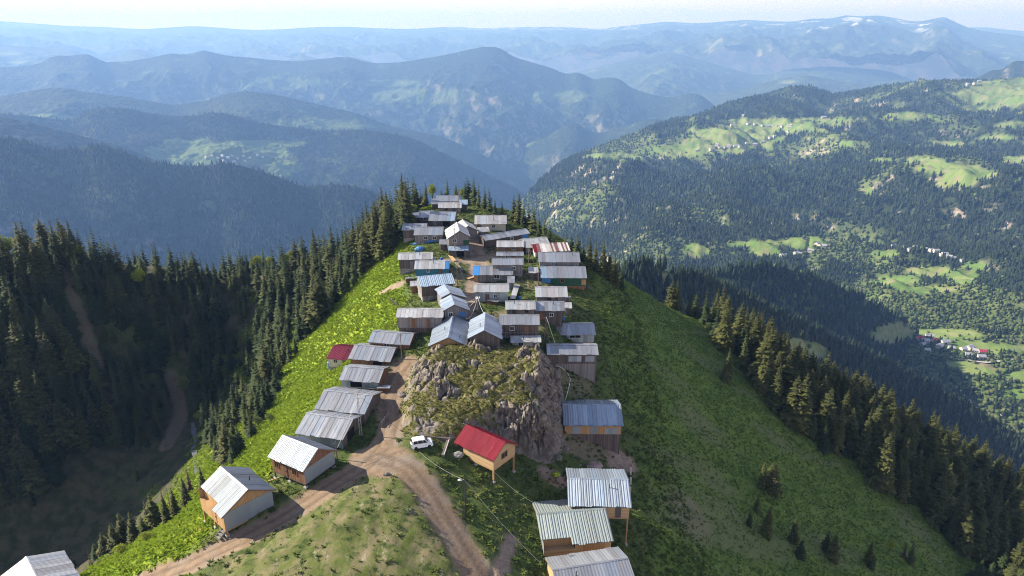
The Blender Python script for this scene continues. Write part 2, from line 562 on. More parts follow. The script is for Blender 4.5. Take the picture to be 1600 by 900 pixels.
X, Y, Z = layer([(-420, 120), (1400, 75), (1500, 44), (1540, 43), (1580, 47), (1640, 50), (1800, 48), (2020, 50)], [(-420, 34000), (2020, 34000)], 3000, 0.1, 3000, 131, 30, 0.05, 3200, -1500, 8)
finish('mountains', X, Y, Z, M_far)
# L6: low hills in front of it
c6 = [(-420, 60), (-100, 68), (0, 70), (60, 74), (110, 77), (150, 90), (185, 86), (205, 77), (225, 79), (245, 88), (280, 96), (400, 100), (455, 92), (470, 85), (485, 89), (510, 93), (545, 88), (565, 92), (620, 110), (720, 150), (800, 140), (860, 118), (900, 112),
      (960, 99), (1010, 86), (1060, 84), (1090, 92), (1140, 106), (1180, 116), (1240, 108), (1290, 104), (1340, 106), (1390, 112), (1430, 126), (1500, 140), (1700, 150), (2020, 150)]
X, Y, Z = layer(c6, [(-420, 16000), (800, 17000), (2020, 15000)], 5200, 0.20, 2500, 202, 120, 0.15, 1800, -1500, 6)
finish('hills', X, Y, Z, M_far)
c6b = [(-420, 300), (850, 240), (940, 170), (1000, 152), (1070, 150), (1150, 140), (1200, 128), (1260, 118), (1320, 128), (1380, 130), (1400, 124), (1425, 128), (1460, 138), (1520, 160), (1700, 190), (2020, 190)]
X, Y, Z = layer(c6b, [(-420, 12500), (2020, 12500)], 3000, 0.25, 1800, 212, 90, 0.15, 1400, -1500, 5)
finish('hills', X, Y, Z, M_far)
# L5: the big mountain across the gorge
c5 = [(-420, 112), (-100, 114), (0, 105), (40, 103), (60, 99), (84, 88), (110, 87), (140, 86), (160, 95), (190, 96), (220, 93), (245, 88), (265, 84), (285, 85), (305, 82), (318, 79), (332, 82), (350, 86), (390, 90), (430, 94), (470, 95),
      (510, 91), (540, 89), (580, 98), (610, 98), (640, 95), (670, 90), (700, 85), (735, 77), (765, 73), (782, 76), (800, 87), (830, 97), (860, 106), (885, 115), (905, 114), (930, 124), (950, 121), (968, 124), (985, 136), (1005, 144),
      (1030, 150), (1052, 152), (1075, 146), (1092, 148), (1110, 160), (1130, 180), (1200, 215), (1500, 300), (2020, 350)]
X, Y, Z = layer(c5, [(-420, 10500), (500, 11000), (900, 10500), (1150, 10000), (2020, 10000)], 4200, 0.40, 1800, 303, 230, 0.24, 1500, -1500, 6)
fd = ell(X, Y, Z, [(660, 150, 70, 10), (600, 130, 50, 5), (440, 130, 60, 8), (870, 150, 40, 8)], 5, 0.9) * 0.7
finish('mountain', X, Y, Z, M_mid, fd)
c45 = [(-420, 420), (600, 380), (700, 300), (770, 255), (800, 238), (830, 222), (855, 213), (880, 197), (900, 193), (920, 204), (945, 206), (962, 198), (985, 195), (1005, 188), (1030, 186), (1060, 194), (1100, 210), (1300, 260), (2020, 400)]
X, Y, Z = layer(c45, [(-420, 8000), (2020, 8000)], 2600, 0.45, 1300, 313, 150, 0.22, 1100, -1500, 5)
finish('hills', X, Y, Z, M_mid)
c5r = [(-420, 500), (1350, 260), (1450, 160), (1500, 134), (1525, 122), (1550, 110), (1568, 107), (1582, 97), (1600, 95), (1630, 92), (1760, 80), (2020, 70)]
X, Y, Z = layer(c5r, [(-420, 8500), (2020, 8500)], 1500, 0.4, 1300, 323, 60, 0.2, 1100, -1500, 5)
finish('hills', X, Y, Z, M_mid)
# L4: forested hills on the left, two ridges with a terrace of fields
c4 = [(-420, 150), (-100, 150), (0, 151), (30, 145), (60, 140), (95, 137), (125, 142), (150, 146), (200, 152), (240, 159), (275, 164), (300, 160), (325, 156), (350, 148), (385, 143), (410, 145), (440, 150), (470, 157), (510, 166), (560, 178), (610, 196),
      (650, 205), (690, 214), (730, 230), (770, 250), (800, 264), (830, 280), (850, 300), (900, 360), (2020, 600)]
X, Y, Z = layer(c4, [(-420, 7200), (2020, 7000)], 2600, 0.34, 1000, 404, 160, 0.17, 900, -1500, 4)
fd = ell(X, Y, Z, [(480, 194, 75, 8), (75, 184, 40, 5), (545, 198, 30, 4)], 15, 0.5)
finish('hills', X, Y, Z, M_mid, fd)
c4b = [(-420, 180), (0, 178), (50, 181), (110, 186), (140, 172), (170, 168), (250, 179), (290, 182), (330, 176), (355, 178), (400, 190), (470, 200), (510, 204), (560, 203), (600, 207), (640, 215), (690, 238), (740, 262), (780, 282), (810, 297), (850, 330), (900, 400), (2020, 700)]
X, Y, Z = layer(c4b, [(-420, 5600), (2020, 5600)], 2000, 0.42, 900, 414, 190, 0.16, 800, -1500, 4, 0.9)
TERRACE = [(300, 232, 60, 12), (380, 240, 70, 16), (440, 262, 36, 12), (330, 247, 85, 14), (400, 225, 75, 5)]
fd = ell(X, Y, Z, TERRACE, 25, 0.55)
finish('hills', X, Y, Z, M_mid, fd)
HILL_C4B = (X, Y, Z)
c3 = [(-420, 150), (-100, 172), (0, 182), (40, 190), (80, 200), (130, 213), (170, 223), (210, 236), (245, 252), (280, 275), (400, 330), (2020, 700)]
X, Y, Z = layer(c3, [(-420, 4400), (2020, 4400)], 1100, 0.42, 700, 424, 90, 0.15, 600, -1500, 4)
finish('hills', X, Y, Z, M_mid)
c2 = [(-420, 190), (-100, 203), (0, 214), (40, 222), (75, 232), (110, 233), (150, 228), (185, 234), (215, 247), (250, 254), (290, 258), (320, 259), (350, 255), (375, 259), (400, 266), (425, 273), (450, 283), (475, 291), (500, 290), (525, 288),
      (550, 291), (575, 297), (600, 307), (640, 330), (700, 375), (760, 420), (900, 520), (2020, 900)]
X2, Y2, Z2 = layer(c2, [(-420, 3300), (700, 3300), (2020, 2600)], 2100, 0.50, 700, 434, 260, 0.15, 620, -1400, 3)
finish('hills', X2, Y2, Z2, M_mid)
LAYER_C2 = (X2, Y2, Z2)
# ------------------------------------------------------------------ the big slope across the valley on the right (spline height field)
RS = 1.0
RP = [  # photo column, row, range along the optical axis
    (815, 312, 3300), (840, 288, 3600), (870, 262, 3800), (900, 246, 3900), (950, 226, 4000), (1000, 206, 4100), (1040, 193, 4300), (1080, 184, 4500), (1130, 166, 5000),
    (1190, 151, 5300), (1235, 138, 5400), (1262, 139, 5400), (1300, 150, 5300), (1340, 143, 5200), (1400, 134, 5000), (1450, 131, 4900), (1500, 129, 4800), (1560, 129, 4700), (1600, 124, 4700), (1750, 105, 4700), (1950, 95, 4700),
    (880, 320, 2900), (960, 262, 3500), (850, 345, 2500), (930, 350, 2500), (1000, 300, 2900), (1060, 250, 3500), (1120, 215, 3900), (1180, 225, 3700), (1250, 205, 3900), (1310, 187, 3900), (1380, 225, 3300), (1450, 190, 3800),
    (1550, 190, 3700), (1650, 190, 3600), (1300, 240, 3350), (1200, 270, 3100), (1100, 300, 2750), (1020, 360, 2250), (960, 390, 2050), (1100, 365, 2150), (1200, 340, 2350), (1310, 310, 2500), (1400, 290, 2550), (1500, 270, 2700),
    (1620, 270, 2700), (1240, 385, 1980), (1150, 400, 1900), (1330, 370, 2000), (1420, 350, 2000), (1520, 340, 2050), (1640, 340, 2050), (1450, 410, 1700), (1550, 410, 1650), (1380, 430, 1650), (1300, 440, 1650), (1650, 430, 1550),
    (1420, 500, 1330), (1500, 480, 1360), (1600, 490, 1300), (1470, 535, 1170), (1540, 560, 1100), (1620, 560, 1080), (1560, 620, 980), (1650, 640, 940), (1480, 600, 1030), (1600, 700, 860), (1700, 750, 800), (1750, 500, 1250), (1900, 400, 1600), (1900, 600, 950)]
pts = []
for pxv, pyv, t in RP:
    a, b, c = ray(pxv, pyv)
    pts.append((a * t, b * t, CAM_Z + c * t))
# behind the crest it falls away again; off the left end it drops into the gorge
for pxv, pyv, t in RP[:21]:
    a, b, c = ray(pxv, pyv); h = 1 + 900 / t
    pts.append((a * t * h, b * t * h, CAM_Z + c * t - 330))
pts += [(-40, 2500, -1150), (-100, 3300, -1300), (30, 1900, -900), (250, 1400, -640), (330, 1100, -520), (420, 800, -470), (520, 600, -440)]
right_base = TPS(pts, 1000.0, 1e-3)
az = np.linspace(pxaz(790), pxaz(2000), 820)
rr = 560 * (6600 / 560) ** np.linspace(0, 1, 560)
Rg, Ag = np.meshgrid(rr, az, indexing='ij')
X, Y = Rg * np.sin(Ag), Rg * np.cos(Ag)
Z = right_base(X, Y)
far = smooth(700, 2200, Rg)
gul = ridged(X / 640 + Y / 1700, Y / 1300, 801, 5)
cr = np.array([(np.arctan2(ray(q[0], q[1])[0], ray(q[0], q[1])[1]), q[2] * np.hypot(ray(q[0], q[1])[0], ray(q[0], q[1])[1])) for q in RP[:21]], float)
toC = np.interp(Ag, cr[:, 0], cr[:, 1]) - Rg                     # metres in front of the skyline
cz_ = np.array([CAM_Z + ray(q[0], q[1])[2] * q[2] for q in RP[:21]])
Zcr = np.interp(Ag, cr[:, 0], cz_)
Z = np.where(toC < 0, np.minimum(Z, Zcr + toC * 0.45), np.minimum(Z, Zcr - 0.03 * toC + 4))
Z = Z - np.clip(cr[0, 0] - Ag, 0, 1) * 14000
Z = Z + far * ((gul - 0.3) * 160 + ridged(X / 190, Y / 260, 811, 4) * 24) * (0.12 + 0.88 * smooth(0, 900, np.abs(toC))) + smooth(500, 1200, Rg) * fbm(X / 120, Y / 120, 821, 4) * 7
RIGHT = (X, Y, Z)
FIELDS = [(1150, 215, 75, 16), (1110, 230, 60, 10), (1230, 200, 60, 8), (1060, 236, 50, 10), (1190, 192, 60, 6), (1290, 188, 60, 4), (1420, 182, 50, 5), (1560, 150, 70, 14), (1500, 148, 30, 5), (1590, 135, 50, 10), (1530, 170, 30, 6),
          (1470, 262, 38, 9), (1510, 270, 40, 11), (1490, 285, 28, 8), (1440, 250, 30, 5), (1590, 250, 30, 6), (1210, 383, 62, 7), (1260, 378, 40, 6), (1190, 395, 40, 5), (1450, 425, 40, 9), (1400, 440, 36, 8), (1500, 432, 26, 10), (1440, 452, 50, 5),
          (1385, 397, 24, 5), (1520, 415, 20, 6), (1520, 545, 46, 8), (1480, 523, 40, 6), (1570, 545, 50, 4), (1505, 570, 34, 5), (1595, 590, 24, 8), (1530, 580, 30, 6), (1590, 615, 20, 6), (1440, 520, 26, 4), (1085, 392, 18, 8), (1330, 225, 30, 4), (1380, 250, 25, 4), (1560, 215, 30, 5), (1590, 195, 30, 6), (1480, 225, 25, 4), (960, 245, 40, 5), (1350, 300, 14, 6)]
A_field = ell(X, Y, Z, FIELDS, 55, 0.75)
px, py = proj(X, Y, Z)
# broadleaved ground: the lower slopes, the gullies and the strip below the fields
n1 = fbm(X / 420, Y / 420, 91, 5)
decid = smooth(-0.05, 0.25, n1 + 0.55 * smooth(420, 520, py) + 0.35 * np.exp(-((py - 232) / 22) ** 2) * (px < 1300) + 0.55 * np.exp(-(((px - 1180) / 170) ** 2 + ((py - 392) / 26) ** 2)) + 0.5 * np.exp(-(((px - 1370) / 90) ** 2 + ((py - 440) / 40) ** 2)) +
               0.5 * np.exp(-(((px - 880) / 55) ** 2 + ((py - 320) / 40) ** 2)) + 0.4 * np.exp(-((px - 1330 + (py - 320) * 0.6) / 18) ** 2) * (py > 280) + 0.35 * (px > 1380) * (py < 260) * smooth(.0, .3, fbm(X / 160, Y / 160, 95, 3)) - 0.32 * np.exp(-(((px - 1230) / 190) ** 2 + ((py - 310) / 48) ** 2)) - 0.1)
scrub = smooth(0.30, 0.5, fbm(X / 170, Y / 170, 93, 4) + 0.25 * decid - 0.12) * (1 - A_field)
A_field2 = np.maximum(A_field, scrub * 0.6)

m, n, l, b = new_mat('valley_slope', 0.95, 0.1); g = N(m); p = g.coord('Object')
under = g.mix(g.map(g.noise(p, 0.02, 4), 0.4, 0.62), (0.016, 0.025, 0.012), (0.035, 0.05, 0.018))
under = g.mix(g.attr('decid'), under, g.mix(g.map(g.noise(p, 0.03, 4), 0.38, 0.62), (0.06, 0.085, 0.028), (0.10, 0.12, 0.045)))
rockc = g.mix(g.map(g.noise(p, 0.05, 5), 0.4, 0.6), (0.26, 0.21, 0.17), (0.36, 0.30, 0.25))
geo = n.new('ShaderNodeNewGeometry')
steep = g.map(g.sep(geo.outputs['Normal'])[2], 0.74, 0.6)
under = g.mix(g.math('MULTIPLY', steep, g.map(g.noise(p, 0.012, 5, .7), 0.5, 0.62)), under, rockc)
plots = g.voronoi(g.mapping(p, (0.012, 0.022, 0.0), rot=(0, 0, 0.4)), 1.0, out='Color')
plot_h = g.sep(plots)[0]
fieldc = g.mix(g.map(plot_h, 0.2, 0.8), (0.095, 0.155, 0.036), (0.155, 0.195, 0.06))
fieldc = g.mix(g.map(g.noise(p, 0.035, 5, .65), 0.52, 0.66), fieldc, (0.20, 0.17, 0.10))
l.new(g.mix(g.attr('field'), under, fieldc), b.inputs['Base Color'])
l.new(g.bump(g.noise(p, 0.08, 5), 0.5, 4), b.inputs['Normal'])
M_right = m
me = np_mesh('hillside', np.stack([X, Y, Z], -1).reshape(-1, 3), grid_faces(*X.shape), M_right, {'field': A_field2.ravel(), 'decid': decid.ravel()})
tag(link('hillside', me), kind='structure')

# two wooded spurs that run down from our own ridge into the valley
s1 = [(-420, 900), (850, 560), (960, 470), (1010, 446), (1050, 432), (1090, 426), (1130, 424), (1160, 418), (1190, 414), (1225, 418), (1260, 428), (1300, 446), (1340, 463), (1375, 482), (1405, 500), (1430, 520), (1470, 570), (1600, 720), (2020, 1100)]
S1 = layer(s1, [(-420, 600), (850, 680), (960, 760), (1100, 900), (1250, 1060), (1430, 1230), (2020, 1300)], 480, 0.40, 330, 515, 150, 0.10, 200, -700, 0)
s2 = [(-420, 900), (850, 480), (930, 440), (980, 422), (1010, 417), (1045, 424), (1080, 434), (1110, 446), (1150, 463), (1200, 489), (1250, 512), (1300, 538), (1350, 562), (1400, 588), (1450, 612), (1500, 642), (1550, 672), (1600, 702), (1700, 760), (2020, 950)]
S2 = layer(s2, [(-420, 440), (850, 470), (1000, 560), (1150, 650), (1300, 740), (1450, 800), (1600, 830), (2020, 840)], 300, 0.42, 300, 525, 150, 0.08, 160, -700, 0)
m, n, l, b = new_mat('spur_ground', 0.95, 0.1); g = N(m); p = g.coord('Object')
c = g.mix(g.map(g.noise(p, 0.02, 5, .6), 0.42, 0.62), (0.028, 0.042, 0.018), (0.07, 0.10, 0.03))
c = g.mix(g.attr('field'), c, g.mix(g.map(g.noise(p, 0.1, 4), 0.4, 0.6), (0.12, 0.16, 0.05), (0.18, 0.19, 0.09)))
l.new(c, b.inputs['Base Color']); l.new(g.bump(g.noise(p, 0.1, 5), 0.5, 3), b.inputs['Normal'])
M_spur = m
F1 = ell(*S1, [(1120, 448, 30, 10), (1040, 450, 25, 8), (1400, 520, 30, 16)], 5, .5)
F2 = ell(*S2, [(1262, 555, 30, 16), (1240, 540, 16, 10), (1040, 436, 16, 8)], 6, .5)
finish('hills', *S1, M_spur, F1)
finish('hills', *S2, M_spur, F2)
# ------------------------------------------------------------------ near ground mesh
m, n, l, b = new_mat('near_ground', 0.95, 0.15); g = N(m); p = g.coord('Object')
fine = g.noise(p, 2.2, 5, 0.65); med = g.noise(p, 0.35, 5, 0.6); big = g.noise(p, 0.07, 4)
veg = g.mix(g.map(med, 0.38, 0.62), (0.055, 0.085, 0.018), (0.10, 0.115, 0.035))
veg = g.mix(g.map(fine, 0.45, 0.7), veg, (0.035, 0.06, 0.014))
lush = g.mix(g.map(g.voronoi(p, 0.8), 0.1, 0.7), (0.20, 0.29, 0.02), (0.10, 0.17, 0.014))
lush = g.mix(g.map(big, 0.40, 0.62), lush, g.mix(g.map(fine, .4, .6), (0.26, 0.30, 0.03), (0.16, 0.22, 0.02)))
earth = g.mix(g.map(fine, 0.35, 0.65), (0.20, 0.145, 0.105), (0.30, 0.23, 0.175))
earth = g.mix(g.map(med, 0.5, 0.7), earth, (0.14, 0.10, 0.075))
roadc = g.mix(g.map(g.noise(p, 0.9, 6, 0.7), 0.35, 0.65), (0.165, 0.112, 0.070), (0.25, 0.18, 0.12))
roadc = g.mix(g.map(g.noise(p, 0.25, 4), 0.5, 0.7), roadc, (0.22, 0.18, 0.145))
roadc = g.mix(g.map(g.noise(p, 4.5, 4, .7), .58, .72), roadc, (0.32, 0.27, 0.22))
pk = g.mapping(p, (1.0, 0.42, 1.0), rot=(0, 0, 0.6))
dry = g.mix(g.map(g.noise(pk, 0.55, 6, 0.7), 0.43, 0.66), (0.085, 0.105, 0.024), (0.19, 0.15, 0.09))
dry = g.mix(g.map(g.noise(pk, 0.9, 6, .75), 0.58, 0.68), dry, (0.27, 0.225, 0.17))
dry = g.mix(g.map(g.noise(p, 0.8, 5, .6), 0.48, 0.36), dry, (0.045, 0.065, 0.016))
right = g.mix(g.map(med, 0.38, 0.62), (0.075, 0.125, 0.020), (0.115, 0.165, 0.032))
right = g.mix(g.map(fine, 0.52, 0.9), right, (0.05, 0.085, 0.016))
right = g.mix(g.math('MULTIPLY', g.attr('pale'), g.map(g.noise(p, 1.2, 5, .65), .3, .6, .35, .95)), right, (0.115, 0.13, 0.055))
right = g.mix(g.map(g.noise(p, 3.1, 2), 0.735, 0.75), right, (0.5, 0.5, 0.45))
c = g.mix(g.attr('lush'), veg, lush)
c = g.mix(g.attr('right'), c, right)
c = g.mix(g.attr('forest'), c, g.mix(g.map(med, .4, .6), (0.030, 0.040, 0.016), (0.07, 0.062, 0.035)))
c = g.mix(g.attr('dry'), c, dry)
c = g.mix(g.attr('dirt'), c, earth)
c = g.mix(g.attr('road'), c, roadc)
c = g.mix(g.math('MULTIPLY', g.attr('rut'), 0.75), c, (0.115, 0.08, 0.056))
l.new(c, b.inputs['Base Color'])
l.new(g.bump(g.math('ADD', g.noise(p, 3.0, 5, .7), g.noise(p, 9.0, 3)), 0.55, 0.12), b.inputs['Normal'])
M_near = m
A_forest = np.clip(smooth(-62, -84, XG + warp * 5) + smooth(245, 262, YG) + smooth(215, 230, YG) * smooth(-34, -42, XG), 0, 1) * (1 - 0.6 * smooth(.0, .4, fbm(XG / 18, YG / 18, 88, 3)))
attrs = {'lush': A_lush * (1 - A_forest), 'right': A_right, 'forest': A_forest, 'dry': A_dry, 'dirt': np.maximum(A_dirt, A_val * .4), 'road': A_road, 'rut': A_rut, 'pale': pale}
V = np.stack([XG, YG, ZG], -1).reshape(-1, 3)
F = grid_faces(*XG.shape)
rf = np.maximum(A_road, A_val).ravel()[F].mean(1) > 0.5
tf = (A_track.ravel()[F].mean(1) > 0.55) & ~rf
for nm, sel in (('ground', ~(rf | tf)), ('road', rf), ('path', tf)):
    f = F[sel]; u, inv = np.unique(f, return_inverse=True)
    me = np_mesh(nm, V[u], inv.reshape(f.shape), M_near, {k: a.ravel()[u] for k, a in attrs.items()})
    tag(link(nm, me), kind='structure')
# ------------------------------------------------------------------ far woods: low trees baked into one mesh per wood
def cone_tree(sides, tiers, seed):
    r = np.random.default_rng(seed); V, F = [], []
    for k in range(tiers):
        z0 = 0.10 + 0.72 * k / tiers; z1 = min(1.0, z0 + 1.25 * 0.9 / tiers + 0.12)
        if k == tiers - 1: z1 = 1.0
        rad = 0.23 * (1 - 0.80 * k / tiers)
        b = len(V)
        for s in range(sides):
            a = 2 * math.pi * (s + 0.5 * k + r.uniform(-.2, .2)) / sides; q = rad * r.uniform(0.75, 1.2)
            V.append((q * math.cos(a), q * math.sin(a), z0 + r.uniform(-.03, .03)))
        V.append((0, 0, z1))
        F += [(b + s, b + (s + 1) % sides, b + sides) for s in range(sides)]
    return np.array(V), np.array(F)


def round_tree(seed):
    r = np.random.default_rng(seed)
    bm = bmesh.new(); bmesh.ops.create_icosphere(bm, subdivisions=1, radius=0.5)
    V = np.array([v.co[:] for v in bm.verts]); F = np.array([[v.index for v in f.verts] for f in bm.faces]); bm.free()
    V *= (1 + r.uniform(-.22, .25, (len(V), 1))); V[:, 2] = V[:, 2] * 0.95 + 0.46
    V[:, :2] *= 0.85
    return V, F


def bake(templates, P, Hs, Ws, rng):
    """Copies of the templates at points P with heights Hs and width factors Ws: one vertex / face array."""
    Vs, Fs, T, off = [], [], [], 0
    kind = rng.integers(0, len(templates), len(P))
    for k, (tv, tf) in enumerate(templates):
        s = np.flatnonzero(kind == k)
        if not len(s): continue
        a = rng.uniform(0, 2 * math.pi, len(s)); ca, sa = np.cos(a)[:, None], np.sin(a)[:, None]
        h, w = Hs[s][:, None], (Hs[s] * Ws[s])[:, None]
        v = np.stack([P[s, 0:1] + w * (tv[:, 0] * ca - tv[:, 1] * sa), P[s, 1:2] + w * (tv[:, 0] * sa + tv[:, 1] * ca), P[s, 2:3] + h * tv[None, :, 2]], -1)
        Vs.append(v.reshape(-1, 3)); Fs.append((tf[None] + (np.arange(len(s)) * len(tv))[:, None, None] + off).reshape(-1, tf.shape[1]))
        T.append(np.repeat(rng.uniform(0, 1, len(s)), len(tv))); off += len(s) * len(tv)
    return np.concatenate(Vs), np.concatenate(Fs), np.concatenate(T)


def wood_mat(name, *cols, thin=0.0):
    m, n, l, b = new_mat(name, 0.9, 0.12); g = N(m)
    c = g.ramp(g.attr('tint'), *[(i / max(1, len(cols) - 1), c) for i, c in enumerate(cols)])
    l.new(c, b.inputs['Base Color'])
    if thin:                                                       # leaves let light through
        tr = n.new('ShaderNodeBsdfTranslucent'); l.new(c, tr.inputs['Color']); mx = n.new('ShaderNodeMixShader'); mx.inputs[0].default_value = thin
        l.new(b.outputs[0], mx.inputs[1]); l.new(tr.outputs[0], mx.inputs[2]); l.new(mx.outputs[0], n['Material Output'].inputs['Surface'])
    return m


M_conifer_far = wood_mat('far_conifers', (0.010, 0.018, 0.010), (0.017, 0.028, 0.013), (0.026, 0.038, 0.015))
M_broad_far = wood_mat('far_broadleaf', (0.035, 0.055, 0.018), (0.055, 0.085, 0.024), (0.085, 0.115, 0.035), (0.075, 0.07, 0.04))
CONES_S = [cone_tree(5, 2, i) for i in range(3)]
CONES_M = [cone_tree(6, 3, i + 10) for i in range(4)]
CONES_L = [cone_tree(7, 5, i + 20) for i in range(5)]
ROUND = [round_tree(i) for i in range(4)]


def sample(XYZ, n, rng, dens=None):
    X, Y, Z = XYZ
    i = rng.uniform(0, X.shape[0] - 1.001, n); j = rng.uniform(0, X.shape[1] - 1.001, n)

    def at(G):
        a, b = i.astype(int), j.astype(int); u, v = i - a, j - b
        return (G[a, b] * (1 - u) + G[a + 1, b] * u) * (1 - v) + (G[a, b + 1] * (1 - u) + G[a + 1, b + 1] * u) * v
    P = np.stack([at(X), at(Y), at(Z)], -1)
    px, py = proj(*P.T)
    keep = (px > -60) & (px < 1660) & (py > -20) & (py < 960)
    if dens is not None: keep &= rng.uniform(0, 1, n) < at(dens)
    return P[keep], np.hypot(P[keep, 0], P[keep, 1])


def wood(name, sets, mats, label=None, cat=None):
    """sets: list of (templates, P, H, W, material index)"""
    Vs, Fs, Ts, Ms, off = [], [], [], [], 0
    for tpl, P, H, W, mi in sets:
        v, f, t = bake(tpl, P, H, W, RNG)
        Vs.append(v); Fs.append(f + off); Ts.append(t); Ms.append(np.full(len(f), mi)); off += len(v)
    me = np_mesh(name, np.concatenate(Vs), np.concatenate(Fs), mats, {'tint': np.concatenate(Ts)}, False, np.concatenate(Ms))
    o = link(name, me)
    tag(o, label, cat, kind='stuff')
    return o


U = RNG.uniform
# wood on the big slope
dcon = np.clip((1 - A_field) * (1 - 0.85 * decid) * (1 - 0.8 * scrub) * 0.98, 0, 1)
P, r = sample(RIGHT, 170000, RNG, dcon)
Pd, rd = sample(RIGHT, 120000, RNG, np.clip((1 - A_field * 0.93) * (decid * 0.85 + 0.07), 0, 1))
print('right trees', len(P), len(Pd))
wood('forest', [(CONES_S, P, U(11, 24, len(P)) * np.clip(r / 2600, .6, 1.05), U(0.85, 1.35, len(P)), 0), (ROUND, Pd, U(4, 11, len(Pd)) * np.clip(rd / 2200, .62, 1.15), U(0.9, 1.5, len(Pd)), 1)], [M_conifer_far, M_broad_far],
     'mixed conifer and broadleaf forest covering the big sunlit slope across the valley', 'forest')
P1, _ = sample(S1, 44000, RNG, (1 - F1) * 0.92); P2, _ = sample(S2, 44000, RNG, (1 - F2) * 0.92)
Q1, _ = sample(S1, 3500, RNG, smooth(0.05, 0.3, fbm(S1[0] / 90, S1[1] / 90, 4, 3))); Q2, _ = sample(S2, 2500, RNG, smooth(0.05, 0.3, fbm(S2[0] / 90, S2[1] / 90, 4, 3)))
wood('forest', [(CONES_M, P1, U(8, 16, len(P1)), U(0.8, 1.2, len(P1)), 0), (ROUND, Q1, U(5, 9, len(Q1)), U(0.9, 1.4, len(Q1)), 1)], [M_conifer_far, M_broad_far],
     'dark shaded conifer wood on the farther of two spurs running down to the valley village', 'forest')
wood('forest', [(CONES_M, P2, U(8, 16, len(P2)), U(0.8, 1.2, len(P2)), 0), (ROUND, Q2, U(5, 9, len(Q2)), U(0.9, 1.4, len(Q2)), 1)], [M_conifer_far, M_broad_far],
     'dark shaded conifer wood on the nearer spur just behind the spruces on the right', 'forest')
P3, _ = sample(LAYER_C2, 70000, RNG, 0.8 + 0 * X2)
P4, _ = sample(HILL_C4B, 45000, RNG, (1 - ell(*HILL_C4B, TERRACE, 25, 0.55)) * 0.9)
wood('forest', [(CONES_S, P3, U(13, 24, len(P3)), U(0.9, 1.4, len(P3)), 0)], [M_conifer_far], 'hazy blue conifer forest on the long dark hill beyond the left spur', 'forest')
wood('forest', [(CONES_S, P4, U(13, 24, len(P4)), U(1.0, 1.5, len(P4)), 0)], [M_conifer_far], 'hazy blue forest round the pale terrace of fields', 'forest')

# ------------------------------------------------------------------ near trees
def bark_mat(name, c):
    m, n, l, b = new_mat(name, 0.95, 0.1); g = N(m); p = g.coord('Object')
    l.new(g.mix(g.noise(g.mapping(p, (6, 6, 1.2)), 2.0, 4), c, tuple(k * 0.5 for k in c)), b.inputs['Base Color'])
    return m


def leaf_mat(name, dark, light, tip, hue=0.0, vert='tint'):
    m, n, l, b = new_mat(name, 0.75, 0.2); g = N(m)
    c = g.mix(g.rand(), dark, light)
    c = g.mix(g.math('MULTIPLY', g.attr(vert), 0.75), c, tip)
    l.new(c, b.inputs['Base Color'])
    tr = n.new('ShaderNodeBsdfTranslucent'); l.new(c, tr.inputs['Color'])
    mx = n.new('ShaderNodeMixShader'); mx.inputs[0].default_value = 0.22
    out = n['Material Output']
    l.new(b.outputs[0], mx.inputs[1]); l.new(tr.outputs[0], mx.inputs[2]); l.new(mx.outputs[0], out.inputs['Surface'])
    return m


M_bark = bark_mat('bark', (0.13, 0.10, 0.075)); M_deadbark = bark_mat('dead_bark', (0.30, 0.24, 0.20))
M_spruce = leaf_mat('spruce_needles', (0.020, 0.031, 0.013), (0.050, 0.060, 0.019), (0.15, 0.15, 0.038))  # pale tips: new growth, plus a sunlit look put into the colour
M_brown = leaf_mat('browned_needles', (0.08, 0.05, 0.035), (0.11, 0.075, 0.05), (0.16, 0.12, 0.08))
M_leaf = leaf_mat('fresh_leaves', (0.13, 0.20, 0.02), (0.22, 0.26, 0.025), (0.30, 0.32, 0.04))
M_leaf2 = leaf_mat('dull_leaves', (0.07, 0.10, 0.025), (0.11, 0.14, 0.04), (0.16, 0.18, 0.06))


